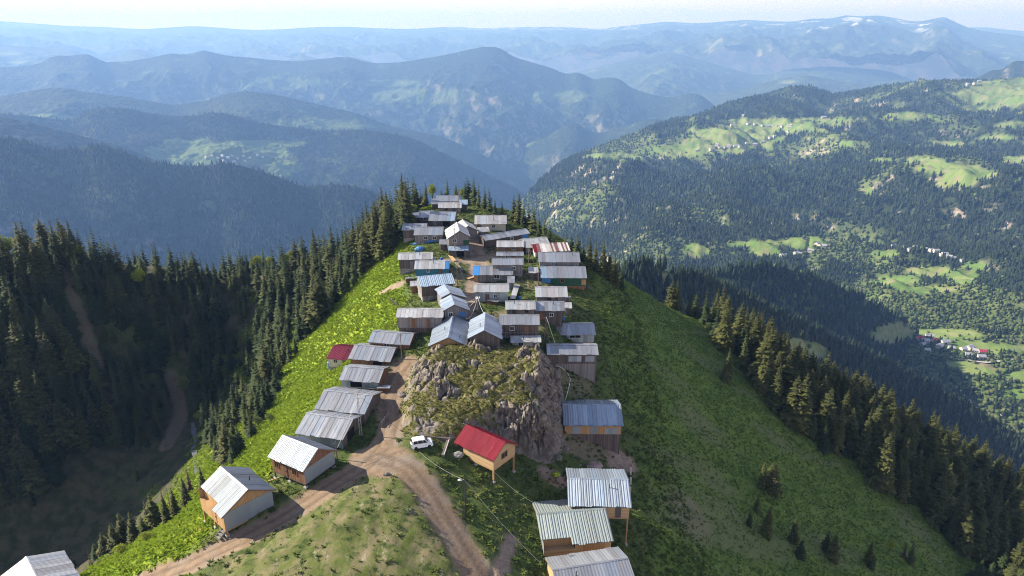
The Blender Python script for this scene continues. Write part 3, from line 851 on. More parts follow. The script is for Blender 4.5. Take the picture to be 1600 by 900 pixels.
def spruce_mesh(seed, tiers=24, nb=9, wide=0.19, dead=False, lod=0):
    """Unit-height spruce crown: whorls of drooping, ragged boughs; returns crown V,F,tint and trunk V,F."""
    r = np.random.default_rng(seed); V, F, T = [], [], []
    lean = r.uniform(-.02, .02, 2)
    lop = [(r.uniform(0, 6.28), r.uniform(0.05, 0.3)) for _ in range(2)]
    for k in range(tiers):
        u = k / (tiers - 1)
        z = 0.06 + 0.92 * u ** 0.9
        R0 = wide * (1 - u) ** 0.82 * (0.86 + 0.28 * r.random()) + 0.008
        if u < 0.12: R0 *= 0.72 + 2.3 * u
        n = max(4, int(nb * (1 - 0.5 * u) + r.integers(-1, 2)))
        if dead: n = max(3, n // 2)
        a0 = r.uniform(0, 6.28)
        for s in range(n):
            if r.random() < (0.35 if dead else 0.07): continue
            a = a0 + 6.283 * s / n + r.uniform(-.28, .28)
            L = R0 * r.uniform(0.62, 1.22)
            for ph, am in lop: L *= 1 - am * 0.5 * (1 + math.cos(a - ph)) * (0.4 + 0.6 * math.sin(7 * u + ph) ** 2)
            dr = (0.30 + 0.40 * (1 - u)) * r.uniform(0.6, 1.3)            # droop
            ca, sa = math.cos(a), math.sin(a); pa, pb = -sa, ca
            zz = z + r.uniform(-.012, .012)
            w = L * r.uniform(0.28, 0.44) * (0.25 if dead else 1)
            cx, cy = lean[0] * z, lean[1] * z

            def pt(d, side, dz): return (cx + ca * L * d + pa * side, cy + sa * L * d + pb * side, zz + dz)
            b = len(V)
            V += [pt(0.02, 0, 0.012), pt(0.5, -w, -dr * L * 0.45 - 0.010), pt(0.55, 0, -dr * L * 0.22), pt(0.5, w, -dr * L * 0.45 - 0.010), pt(1.0, 0, -dr * L * 0.62 + 0.012 * u)]
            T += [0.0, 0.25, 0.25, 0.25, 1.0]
            F += [(b, b + 1, b + 2), (b, b + 2, b + 3), (b + 1, b + 4, b + 2), (b + 2, b + 4, b + 3)]
            if lod == 0 and not dead:                                        # hanging twigs and a fork at the tip
                for q in (-1, 1):
                    d = r.uniform(0.35, 0.75); c = len(V); ww = w * r.uniform(0.5, 1.1)
                    V += [pt(d - .14, q * w * .3, -dr * L * d * .5), pt(d + .16, q * w * .35, -dr * L * d * .55), pt(d + r.uniform(0.05, .28), q * (w * .55 + ww), -dr * L * d * .7 - L * r.uniform(.05, .22))]
                    T += [0.2, 0.3, 0.8]; F.append((c, c + 1, c + 2))
                c = len(V); d = r.uniform(.3, .7)
                V += [pt(d - .2, 0, -dr * L * d * .3), pt(d + .2, 0, -dr * L * d * .4), pt(d, w * r.uniform(-.3, .3), -dr * L * d * .5 - L * r.uniform(.18, .34))]
                T += [0.1, 0.1, 0.15]; F.append((c, c + 1, c + 2))
    # leader
    b = len(V); V += [(lean[0] - .006, lean[1], .95), (lean[0] + .006, lean[1], .95), (lean[0], lean[1] + .006, .95), (lean[0], lean[1], 1.0)]; T += [.3, .3, .3, 1]
    F += [(b, b + 1, b + 3), (b + 1, b + 2, b + 3), (b + 2, b, b + 3)]
    tv, tf = [], []
    for q, (zz, rr_) in enumerate([(-0.08, .020), (0.0, .017), (0.3, .012), (0.96, .002)]):
        for s in range(6): tv.append((lean[0] * zz + rr_ * math.cos(s * 1.0472), lean[1] * zz + rr_ * math.sin(s * 1.0472), zz))
        if q: tf += [((q - 1) * 6 + s, (q - 1) * 6 + (s + 1) % 6, q * 6 + (s + 1) % 6, q * 6 + s) for s in range(6)]
    return np.array(V), np.array(F), np.array(T), np.array(tv), np.array(tf)


def broad_mesh(seed, leaves=1500, spread=0.42, low=0.18):
    """Unit-height broadleaved tree: forked limbs with leaf clumps of many small faces round them."""
    r = np.random.default_rng(seed); V, F, T = [], [], []
    limbs = []
    tv, tf = [], []

    def limb(p, q, r0, r1):
        p, q = np.array(p), np.array(q); d = q - p; a = np.cross(d, (0.3, 0.9, 0.1)); a /= np.linalg.norm(a); c = np.cross(d, a); c /= np.linalg.norm(c)
        b = len(tv)
        for pp, rr_ in ((p, r0), (q, r1)):
            for s in range(5): tv.append(pp + rr_ * (a * math.cos(s * 1.2566) + c * math.sin(s * 1.2566)))
        for s in range(5): tf.append((b + s, b + (s + 1) % 5, b + 5 + (s + 1) % 5, b + 5 + s))
    fork = np.array([r.uniform(-.03, .03), r.uniform(-.03, .03), 0.32])
    limb((0, 0, -.06), fork, .026, .018)
    clumps = []
    for k in range(9):
        a = 6.283 * k / 9 + r.uniform(-.3, .3); e = r.uniform(0.1, 1) ** 0.6
        c = np.array([spread * .62 * (1.05 - e * .72) * math.cos(a), spread * .62 * (1.05 - e * .72) * math.sin(a), low + .22 + e * (0.66 - low)])
        limb(fork if k % 2 else fork * .8, c, .010, .003); clumps.append((c, r.uniform(.11, .19)))
    clumps.append((np.array([0, 0, .82]), .15)); clumps.append((np.array([0.02, 0, .6]), .2))
    per = leaves // len(clumps)
    for c, rad in clumps:
        d = r.normal(size=(per, 3)); d /= np.linalg.norm(d, axis=1)[:, None]
        pos = c + d * rad * (r.random((per, 1)) ** 0.4) * np.array([1.1, 1.1, 0.85])
        for p in pos:
            s = r.uniform(.014, .032); u = r.normal(size=3); u /= np.linalg.norm(u); w = np.cross(u, r.normal(size=3)); w /= np.linalg.norm(w)
            b = len(V); V += [p - u * s, p + w * s * .7, p + u * s, p - w * s * .7]; t = r.random(); T += [t] * 4; F.append((b, b + 1, b + 2, b + 3))
    return np.array(V), np.array(F), np.array(T), np.array(tv), np.array(tf)


def tree_proto(spec, leafmat, barkmat):
    V, F, T, tv, tf = spec
    return (np_mesh('crown', V, F, leafmat, {'tint': T}, False), np_mesh('trunk', tv, tf, barkmat))


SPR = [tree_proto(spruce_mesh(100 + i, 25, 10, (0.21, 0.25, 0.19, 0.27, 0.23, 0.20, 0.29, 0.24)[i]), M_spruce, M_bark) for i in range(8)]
SPR_BROWN = [tree_proto(spruce_mesh(200 + i, 24, 9, 0.15), M_brown, M_bark) for i in range(2)]
SPR_DEAD = [tree_proto(spruce_mesh(300 + i, 22, 9, 0.13, True), M_brown, M_deadbark) for i in range(2)]
BRO = [tree_proto(broad_mesh(400 + i), M_leaf, M_bark) for i in range(3)]
BRO2 = [tree_proto(broad_mesh(500 + i, 1300, .5, .05), M_leaf2, M_bark) for i in range(3)]


def plant_tree(name, protos, x, y, h, label, cat, group=None, wide=1.0, sink=0.15):
    cr, tr = protos[int(RNG.integers(len(protos)))]
    e = empty(name, (x, y, float(ground(x, y)) - sink), float(RNG.uniform(0, 6.28)))
    e.scale = (h * wide, h * wide, h)
    tag(e, label, cat, group)
    for nm, me in (('crown', cr), ('trunk', tr)): link(nm, me, e)
    return e


def in_poly(px, py, poly):
    p = np.array(poly, float); x0, y0 = p[:, 0], p[:, 1]; x1, y1 = np.roll(x0, -1), np.roll(y0, -1)
    ins = np.zeros(np.shape(px), bool)
    for a, b, c, d in zip(x0, y0, x1, y1):
        ins ^= ((b > py) != (d > py)) & (px < (c - a) * (py - b) / (d - b + 1e-9) + a)
    return ins


# where the woods stand, by the photo position of the foot of the trees
LEFT_WOOD = [(-160, 330), (30, 400), (90, 400), (200, 420), (330, 430), (420, 410), (470, 395), (560, 368), (620, 335), (655, 300), (648, 352), (632, 375), (600, 402), (548, 455), (505, 500), (470, 545), (440, 595), (418, 650), (395, 690),
             (362, 735), (338, 722), (322, 690), (318, 650), (300, 610), (288, 560), (262, 570), (272, 640), (240, 700), (160, 700), (100, 720), (90, 770), (-160, 800)]
RIGHT_WOOD = [(1060, 470), (1125, 505), (1180, 555), (1250, 596), (1330, 636), (1420, 686), (1500, 732), (1680, 800), (1680, 1000), (1560, 980), (1500, 885), (1440, 815), (1375, 765), (1320, 722), (1255, 690), (1200, 640), (1172, 592), (1120, 535)]
R_EDGE = [(1175, 560), (1250, 600), (1330, 640), (1420, 690), (1500, 735), (1600, 790)]
cand = []
sp = 3.5
for yy in np.arange(60, 300, sp):
    for xx in np.arange(-235, 235, sp):
        cand.append((xx + RNG.uniform(-.46, .46) * sp, yy + RNG.uniform(-.46, .46) * sp))
cand = np.array(cand); cz = ground(cand[:, 0], cand[:, 1]); cpx, cpy = proj(cand[:, 0], cand[:, 1], cz)
inL = in_poly(cpx, cpy, LEFT_WOOD) & (cand[:, 0] < -30); inR = in_poly(cpx, cpy, RIGHT_WOOD) & (cand[:, 0] > 40)
back = ((ground(cand[:, 0], cand[:, 1]) < -8) & (cand[:, 1] > 225) & (cand[:, 0] > -110) & (cand[:, 0] < 20))
gap = fbm(cand[:, 0] / 16, cand[:, 1] / 16, 300, 3)
vd = bilin(np.maximum(A_val, A_road), GX0, GY0, GS, cand[:, 0], cand[:, 1])
keepL = inL & (gap > -0.6) & (vd < 0.1) & (RNG.uniform(0, 1, len(cand)) < 0.9)
keepR = inR & (gap > -0.28) & (RNG.uniform(0, 1, len(cand)) < 0.80)
trees = []        # x, y, height, region
for (x, y), L_, R_, g_ in zip(cand, keepL, keepR, gap):
    q_ = float(proj(x, y, float(ground(x, y)))[0])
    if q_ < -45: continue
    if L_: trees.append((x, y, RNG.uniform(6.0, 15.5) * (1 + .25 * g_) * (0.85 if y < 150 else 1.0) * float(np.interp(q_, [120, 200, 400, 470], [1, .72, .72, 1])), 'left'))
    elif R_: trees.append((x, y, RNG.uniform(6.5, 16.5) * (1 + .2 * g_), 'right'))
for k in range(46):                                         # lit tree tops along the rim of the right-hand rib
    u = RNG.uniform(0, len(R_EDGE) - 1.01); i = int(u); f = u - i
    qx, qy = R_EDGE[i][0] * (1 - f) + R_EDGE[i + 1][0] * f, R_EDGE[i][1] * (1 - f) + R_EDGE[i + 1][1] * f
    p = hit(qx, qy + RNG.uniform(4, 22)); trees.append((p[0], p[1], RNG.uniform(11, 17), 'right'))
EDGE = [(1048, 476, 8.5), (1056, 478, 9), (1078, 486, 7.5), (1086, 489, 8), (1097, 498, 6), (1104, 502, 7), (1118, 512, 6), (1128, 520, 6), (1140, 528, 9), (1150, 535, 8), (1160, 545, 9), (1170, 552, 14), (1182, 566, 15), (1192, 572, 13)]
EDGE += [(727, 318, 7), (733, 316, 8), (742, 321, 9), (748, 324, 8), (757, 326, 7), (765, 330, 7.5), (773, 334, 5), (784, 337, 5), (803, 345, 8), (811, 350, 9.5), (818, 355, 8), (826, 358, 7.5), (834, 363, 8), (842, 370, 7), (850, 374, 7), (858, 380, 6),
         (884, 393, 5.5), (893, 398, 6), (902, 404, 7), (911, 410, 6), (920, 420, 8), (930, 425, 8), (941, 432, 9), (951, 440, 8), (960, 446, 8), (970, 452, 7)]
for qx, qy, h in EDGE:
    p = hit(qx, qy); trees.append((p[0], p[1], h * 1.12, 'edge'))
for k in range(34):                                         # tight stand behind the top houses
    qx = RNG.uniform(585, 745); p = hit(qx, np.interp(qx, [585, 650, 700, 745], [392, 318, 306, 312]) - RNG.uniform(0, 10)); trees.append((p[0], p[1], RNG.uniform(5.5, 10.5), 'top'))
got = []
for k in range(2600):                                       # the steep shaded flank of the left spur: few square metres on the map, many trees in sight
    qx, qy = RNG.uniform(-20, 325), RNG.uniform(428, 765)
    if not in_poly(np.array([qx]), np.array([qy]), LEFT_WOOD)[0] or any(abs(qx - a) < 13 and abs(qy - b) < 9 for a, b in got): continue
    p = hit(qx, qy)
    if bilin(A_val, GX0, GY0, GS, p[0], p[1]) > .1 or p[1] > 260 or p[0] > -40 or min((p[0] - t_[0]) ** 2 + (p[1] - t_[1]) ** 2 for t_ in trees) < 5: continue
    got.append((qx, qy)); trees.append((p[0], p[1], RNG.uniform(6, 12.5), 'left'))
print('flank trees', len(got))
FOOT = [(152, 872, 5), (165, 868, 6.5), (182, 862, 7), (196, 852, 8), (212, 848, 7.5), (226, 838, 5), (236, 832, 8), (246, 826, 8.5), (262, 818, 7), (276, 808, 6.5), (292, 792, 7), (318, 768, 6), (118, 885, 3.5)]
LONE = [(1136, 592, 9), (1132, 596, 6), (1190, 764, 7.5), (1202, 768, 8), (1182, 800, 5), (1196, 838, 7.5), (1238, 848, 6.5), (1250, 872, 5), (1290, 862, 6), (1300, 875, 7), (1355, 882, 7), (1362, 890, 5), (1420, 880, 6), (1170, 822, 4)]
VAL = [(215, 752, 6), (196, 690, 8), (40, 770, 10), (20, 775, 9), (62, 768, 11), (52, 790, 8), (8, 790, 10)]
for nm, pts_ in (('foot', FOOT), ('lone', LONE), ('valley', VAL)):
    for qx, qy, h in pts_:
        p = hit(qx, qy); trees.append((p[0], p[1], h, nm))
tr_xy = np.array([t[:2] for t in trees]); tr_z = ground(tr_xy[:, 0], tr_xy[:, 1]); tpx, tpy = proj(tr_xy[:, 0], tr_xy[:, 1], tr_z)
depth = tr_xy[:, 1] * CP - (tr_z - CAM_Z) * SP
size = np.array([t[2] for t in trees]) / depth
inview = (tpx > -25) & (tpx < 1625) & (tpy < 990) & (tpy - size * FOC * .9 < 900)
order = np.argsort(-np.where(inview, size + np.array([0.02 if t[3] in ('lone', 'foot', 'edge', 'top') else 0 for t in trees]), -1))
single = set(order[:298].tolist())
print('near trees', len(trees), 'in view', int(inview.sum()))
LBL = {
    'left': ('dark green spruce in the dense forest on the shaded left spur', 'spruces crowded in the left forest'),
    'slope': ('dark spruce in the belt of forest below the sunlit grassy slope', 'spruces in the belt below the left slope'),
    'right': ('tall dark spruce in the forest band down the shaded right slope', 'spruces in the right forest band'),
    'rim': ('spruce with sunlit top on the rim of the right forest', 'sunlit spruces on the right rim'),
    'edge': ('small spruce on the ridge edge behind the right row of houses', 'spruces along the ridge edge'),
    'top': ('dark spruce in the stand behind the topmost houses', 'spruces behind the topmost houses'),
    'foot': ('small olive spruce at the lower edge of the left grass slope', 'small spruces at the foot of the left grass slope'),
    'lone': ('small dark spruce standing alone on the open shaded right slope', 'lone spruces on the right slope'),
    'valley': ('spruce at the edge of the dark bare hollow on the left', 'spruces round the dark hollow')}
rest = []
for k, (x, y, h, reg) in enumerate(trees):
    if k not in single:
        if inview[k] or (-80 < tpx[k] < 1680) or reg == 'left': rest.append(k)
        continue
    if reg == 'left' and tpx[k] > 285: reg = 'slope'
    if reg == 'right' and tpy[k] < np.interp(tpx[k], [1175, 1250, 1330, 1420, 1500, 1600], [585, 624, 664, 714, 760, 815]): reg = 'rim'
    if reg == 'edge' and tpx[k] > 1000: reg = 'rim'
    lab, grp = LBL[reg]
    plant_tree('spruce_tree', SPR, x, y, h, lab, 'spruce tree', grp, float(RNG.uniform(.72, 1.4)))
LOW = [spruce_mesh(600 + i, 17, 8, (0.22, 0.26, 0.20, 0.28)[i], lod=1) for i in range(4)]
pr = np.array([(trees[k][0], trees[k][1], tr_z[k] - .2) for k in rest])
v, f, t = bake([(q[0], q[1]) for q in LOW], pr, np.array([trees[k][2] for k in rest]), U(.75, 1.35, len(rest)), RNG)
m = wood_mat('spruce_wood', (0.022, 0.034, 0.014), (0.036, 0.050, 0.018), (0.065, 0.074, 0.024))
me = np_mesh('spruce_forest', v, f, m, {'tint': t}, False)
tag(link('spruce_forest', me), 'mass of dark spruces filling the woods beside the ridge behind the nearest trees', 'forest', kind='stuff')

# broadleaved trees, bushes, browned and dead trees that stand out
for qx, qy, h, pr_, w, nm, lab in [
        (8, 415, 13, BRO, .9, 'broadleaf_tree', 'bright yellow-green leafy tree on the skyline at the photo\'s left edge'),
        (222, 455, 8, BRO, .9, 'broadleaf_tree', 'yellow-green leafy tree among spruces on the left spur crest'),
        (128, 412, 6.5, BRO, .7, 'broadleaf_tree', 'small yellow leafy tree showing behind spruces on the spur skyline'),
        (404, 428, 7, BRO, .9, 'broadleaf_tree', 'yellow-green tree beside the bare earth bank on the saddle'),
        (422, 412, 7, BRO, .9, 'broadleaf_tree', 'leafy lime tree just right of the bare bank on the saddle'),
        (452, 402, 8.5, BRO, .9, 'broadleaf_tree', 'taller lime-green tree between spruces above the saddle'),
        (478, 392, 6.5, BRO, 1., 'broadleaf_tree', 'low lime-green tree on the skyline where the forest climbs to the village'),
        (586, 388, 7, BRO, .7, 'broadleaf_tree', 'slim lime-green tree inside the spruces left of the village'),
        (630, 350, 7, BRO, 1.1, 'broadleaf_tree', 'wide lime-green tree beside the top left cabins'),
        (646, 345, 6, BRO, .9, 'broadleaf_tree', 'lime-green tree between the wide lime tree and the top houses'),
        (676, 316, 8, BRO, .7, 'broadleaf_tree', 'narrow lime-green tree right behind the topmost roof'),
        (722, 312, 5.5, BRO, .6, 'broadleaf_tree', 'small yellow-green tree at the right end of the topmost roof'),
        (242, 612, 6, BRO2, 1.2, 'bush', 'pale round bush beside the track in the left hollow'),
        (290, 622, 8, BRO2, .7, 'broadleaf_tree', 'olive leafy tree at the bend of the hollow track'),
        (312, 660, 4, BRO, 1.0, 'bush', 'bright green bush on the bank above the stream'),
        (322, 690, 4, BRO2, 1.3, 'bush', 'dull green bush on the stream bank below the spruce belt'),
        (345, 668, 4.5, BRO, 1.1, 'bush', 'yellow-green bush at the lower end of the spruce belt'),
        (404, 668, 3, BRO2, 1.2, 'bush', 'dark round bush in the grass left of the long-roofed cabin'),
        (424, 662, 2.6, BRO2, 1.2, 'bush', 'smaller round bush beside the dark round bush on the left grass'),
        (190, 868, 2.2, BRO, 1.7, 'bush', 'wide bright shrub at the foot of the left grass slope'),
        (228, 846, 1.8, BRO, 1.8, 'bush', 'low bright shrub above the wide shrub on the left grass slope'),
        (1388, 868, 4.5, BRO, .7, 'bush', 'single bright green sapling among dark spruces low on the right slope'),
        (868, 752, 1.9, BRO, 1.6, 'bush', 'bright green shrub between the rock and the blue-shaded corrugated roof'),
        (698, 420, 1.8, BRO, 1.6, 'bush', 'bright green shrub beside the path in the village'),
        (1105, 520, 3.5, BRO2, 1.1, 'bush', 'dull bush on the right rim beside the first small spruces')]:
    p = hit(qx, qy)
    plant_tree(nm, pr_, p[0], p[1], h, lab, 'tree' if nm != 'bush' else 'bush', None, w)
for qx, qy, h, pr_, lab in [
        (4, 700, 9, SPR_BROWN, 'browned conifer at the photo\'s left edge above the dark hollow'),
        (32, 690, 6, SPR_BROWN, 'short browned conifer beside the dark bare hollow'),
        (666, 312, 9.5, SPR_BROWN, 'rusty brown spruce in the stand behind the topmost houses'),
        (268, 806, 7, SPR_DEAD, 'bare dead conifer between olive spruces below the left grass slope'),
        (238, 818, 6, SPR_DEAD, 'thin dead conifer at the foot of the left grass slope'),
        (298, 772, 6.5, SPR_BROWN, 'brown conifer nearest the stream below the left grass slope'),
        (143, 884, 4.5, SPR_DEAD, 'short dead trunk with bare twigs above the bottom left roof'),
        (1180, 838, 5.5, SPR_DEAD, 'pale dead conifer on the open right slope'),
        (1304, 880, 5, SPR_BROWN, 'browned conifer low on the right slope'),
        (1412, 872, 4.5, SPR_BROWN, 'small browned conifer beside the bright sapling on the right slope')]:
    p = hit(qx, qy)
    plant_tree('dead_tree' if pr_ is SPR_DEAD else 'browned_tree', pr_, p[0], p[1], h, lab, 'tree', None, .9)
# ------------------------------------------------------------------ the rock outcrop in the middle of the ridge
ROCK_PTS = [  # photo column, row, distance along the ridge (y) of the surface there
    (660, 552, 115), (690, 543, 116), (725, 548, 116), (750, 552, 116), (780, 554, 115.5), (815, 555, 115.5), (848, 551, 116.5), (645, 590, 110.5), (670, 580, 110.5), (700, 580, 110), (740, 590, 108.5), (790, 590, 108.5), (840, 590, 110),
    (650, 615, 106), (690, 615, 105.5), (730, 620, 104.2), (780, 618, 104.6), (830, 620, 105.4), (640, 640, 101.8), (680, 650, 100), (720, 650, 100), (760, 640, 101.6), (800, 640, 102), (845, 640, 102.2), (815, 662, 100.4), (855, 668, 100.4), (690, 680, 96.2), (650, 680, 96.3)]
rp_ = []
for qx, qy, yy in ROCK_PTS:
    a_, b_, c_ = ray(qx, qy); t_ = yy / b_; rp_.append((a_ * t_, yy, CAM_Z + c_ * t_))
FOOT_PX = [(622, 650), (630, 610), (640, 575), (655, 545), (690, 528), (745, 530), (800, 532), (845, 528), (872, 545), (880, 600), (885, 650), (880, 700), (865, 722), (838, 722), (800, 708), (760, 694), (715, 694), (660, 695), (630, 680)]
foot = []
for qx, qy in FOOT_PX:
    if qy < 560: x, y, _ = at_z(qx, qy, 3.6)
    else: x, y, _ = hit(qx, qy)
    foot.append((x, y)); rp_.append((x, y, float(ground(x, y)) - .4))
rock_base = TPS(rp_, 10.0, 4e-3)
rx_ = np.arange(-24, 16, 0.16); ry_ = np.arange(88, 132, 0.16)
RX, RY = np.meshgrid(rx_, ry_)
base = ground(RX, RY)
wx, wy = RX + fbm(RX / 4, RY / 4, 901, 3) * 1.3, RY + fbm(RX / 4, RY / 4, 911, 3) * 1.3
env = rock_base(RX, RY)
fp = np.array(foot); inside = in_poly(wx, wy, fp)
edge = np.full(RX.shape, 1e9)
for p, q in zip(fp, np.roll(fp, -1, 0)):
    d = q - p; t = np.clip(((wx - p[0]) * d[0] + (wy - p[1]) * d[1]) / (d @ d), 0, 1)
    edge = np.minimum(edge, np.hypot(wx - p[0] - t * d[0], wy - p[1] - t * d[1]))
edge = np.where(inside, edge, -edge)
env = base + np.clip(env - base, 0, 20) * smooth(-0.3, 1.5, edge) - 2.5 * smooth(0.1, -0.8, edge)
w1, w2, wid = worley(wx / 3.6, wy / 2.9, 61); v1, v2, vid = worley(wx / 1.35 + 7, wy / 1.1, 67); u1, u2, uid = worley(wx / .55 + 3, wy / .5, 68)
crack = smooth(0.0, 0.22, w2 - w1); crack2 = smooth(0.0, 0.25, v2 - v1); crack3 = smooth(0, .3, u2 - u1)
up = np.clip((env - base) / 3, 0, 1)
gy_, gx_ = np.gradient(env, 0.16); steep = np.clip(np.hypot(gx_, gy_) / 1.2, 0, 1)
outc = smooth(-0.12, 0.18, fbm(RX / 5.5, RY / 4.5, 77, 3) + 0.55 * (steep - .55))      # where bare rock breaks through
outc *= 1 - .75 * smooth(2.6, .4, edge) * (RX < -3)
rough = 0.22 + 0.95 * outc
# the grassy saddle across the middle stays smoother
soft = np.maximum(np.exp(-(((RX + 6) / 3.0) ** 2 + ((RY - 109) / 5.0) ** 2)), np.exp(-(((RX + 9) / 5.0) ** 2 + ((RY - 98) / 2.4) ** 2)))
rough *= 1 - 0.5 * soft
RZ = env + up * rough * ((wid - 0.35) * 1.7 - 1.2 * (1 - crack) + (vid - 0.4) * .9 - 0.55 * (1 - crack2) + (uid - .5) * .28 - .18 * (1 - crack3) + ridged(RX / 2.4, RY / 1.6, 83, 4) * 0.5)
RZ -= up * 0.45
RZ += up * fbm(RX / 0.7, RY / 0.7, 85, 3) * 0.12
keep = RZ > base - 0.9
Zs = RZ.copy()
for _ in range(10):
    e = np.pad(Zs, 1, mode='edge'); Zs = (e[:-2, 1:-1] + e[2:, 1:-1] + e[1:-1, :-2] + e[1:-1, 2:]) / 4
gy_, gx_ = np.gradient(Zs, 0.16); st = np.hypot(gx_, gy_)
rock_moss = np.clip(smooth(2.1, 0.8, st) * smooth(-0.3, 0.15, fbm(RX / 1.8, RY / 1.8, 87, 4) + 0.35 * soft + 0.24 - 0.6 * outc), 0, 1)
m, n, l, b = new_mat('rock', 0.92, 0.2); g = N(m); p = g.coord('Object')
rk = g.ramp(g.noise(p, 0.9, 8, 0.72), (0.28, (0.07, 0.06, 0.05)), (0.5, (0.175, 0.152, 0.128)), (0.70, (0.31, 0.275, 0.235)))
rk = g.mix(g.map(g.noise(p, 0.4, 4), 0.5, 0.7), rk, (0.22, 0.17, 0.12))
rk = g.mix(g.map(g.noise(p, 5.0, 3, .6), 0.60, 0.72), rk, (0.38, 0.36, 0.33))
moss = g.mix(g.map(g.noise(p, 1.2, 5, .7), 0.38, 0.62), (0.08, 0.09, 0.02), (0.16, 0.145, 0.045))
moss = g.mix(g.map(g.noise(p, 0.5, 4, .7), 0.52, 0.64), moss, (0.17, 0.13, 0.06))
mf = g.math('ADD', g.attr('moss'), g.map(g.noise(p, 1.6, 6, .75), .38, .62, -.6, .35), clamp=True)
l.new(g.mix(g.map(mf, .3, .7), rk, moss), b.inputs['Base Color'])
l.new(g.bump(g.math('ADD', g.noise(p, 2.5, 8, .75), g.math('MULTIPLY', g.noise(p, 12, 4, .7), .4)), 0.9, 0.25), b.inputs['Normal'])
F = grid_faces(*RX.shape); F = F[keep.ravel()[F].all(1)]
u, inv = np.unique(F, return_inverse=True)
gyy, gxx = np.gradient(Zs, 0.16); gl = np.hypot(gxx, gyy) + 1e-6; wall_ = smooth(.9, 2.2, gl) * up       # push steep faces in and out: ribs, ledges, blocks
q1, q2, qid = worley((RX + RY) / 1.5 + fbm(RZ, RX, 5, 2), RZ / 1.1, 71); t1, t2, tid = worley((RX + RY) / .6, RZ / .5 + 9, 72)
push = wall_ * ((qid - .5) * 1.1 - .7 * (1 - smooth(0, .25, q2 - q1)) + (tid - .5) * .4 - .25 * (1 - smooth(0, .3, t2 - t1)) + ridged((RX - RY) / 2.6, RZ / 6, 73, 3) * .55)
V = np.stack([RX + fbm(RX / 1.1, RZ / 1.1, 97, 3) * .35 * up - gxx / gl * push, RY + fbm(RY / 1.1, RZ / 1.1, 99, 3) * .35 * up - gyy / gl * push, RZ], -1).reshape(-1, 3)
me = np_mesh('rock_outcrop', V[u], inv.reshape(F.shape), m, {'moss': rock_moss.ravel()[u]}, True)
rock = link('rock_outcrop', me)
tag(rock, 'huge grey rock outcrop patched with moss in the middle of the ridge', 'rock')


def solid(x, y):
    """Top of whatever is solid at x, y: ground or rock."""
    return np.maximum(ground(x, y), bilin(RZ, -24, 88, 0.16, x, y) if (-24 < x < 15.8 and 88 < y < 131.8) else -99)


# loose boulders round the foot of the outcrop and in the grass
def boulder_mesh(seed):
    r = np.random.default_rng(seed); bm = bmesh.new(); bmesh.ops.create_icosphere(bm, subdivisions=3, radius=1)
    off = r.uniform(0, 50, 3)
    for v in bm.verts:
        c = np.array(v.co[:])
        k = 1 + 0.35 * float(fbm(np.array(c[0] * 1.1 + off[0] + c[2]), np.array(c[1] * 1.1 + off[1] - c[2] * .7), seed, 4))
        v.co = Vector((c[0] * k * 1.2, c[1] * k * 0.9, c[2] * k * 0.7))
    me = bpy.data.meshes.new('boulder'); bm.to_mesh(me); bm.free(); me.materials.append(M_stone)
    return me


M_stone = bpy.data.materials['rock'].copy(); M_stone.name = 'stone'
for nd in M_stone.node_tree.nodes:
    if nd.type == 'ATTRIBUTE': nd.attribute_name = 'none'
BLD = [boulder_mesh(70 + i) for i in range(4)]
for i, (qx, qy, s, lab) in enumerate([
        (640, 642, .7, 'grey boulder at the left foot of the rock outcrop beside the dirt track'), (652, 664, .55, 'small grey boulder below the left boulder at the outcrop foot'),
        (628, 618, .8, 'boulder where the dirt track squeezes past the outcrop'), (706, 668, .9, 'rounded boulder above the red roof at the outcrop front'),
        (872, 716, .8, 'boulder fallen at the bottom of the outcrop cliff'), (884, 702, .6, 'boulder between the outcrop cliff and the blue-shaded cabin'),
        (868, 742, .7, 'pale boulder on the white scree below the outcrop cliff'), (1078, 460, .0, ''), (1175, 560, .0, ''), (640, 800, .45, 'small stone on the grassy mound near the track fork'),
        
        (604, 742, .45, 'whitish stone at the tip of the grassy mound'), (700, 655, .6, 'boulder on the mossy bench of the outcrop'), (885, 655, .8, 'grey boulder wedged beside the blue-shaded cabin roof')]):
    if s <= 0: continue
    p = hit(qx, qy)
    o = link('boulder', BLD[i % 4]); o.location = (p[0], p[1], p[2] + s * .15); o.scale = (s, s, s); o.rotation_euler = (0, 0, i * 1.3)
    tag(o, lab, 'boulder')
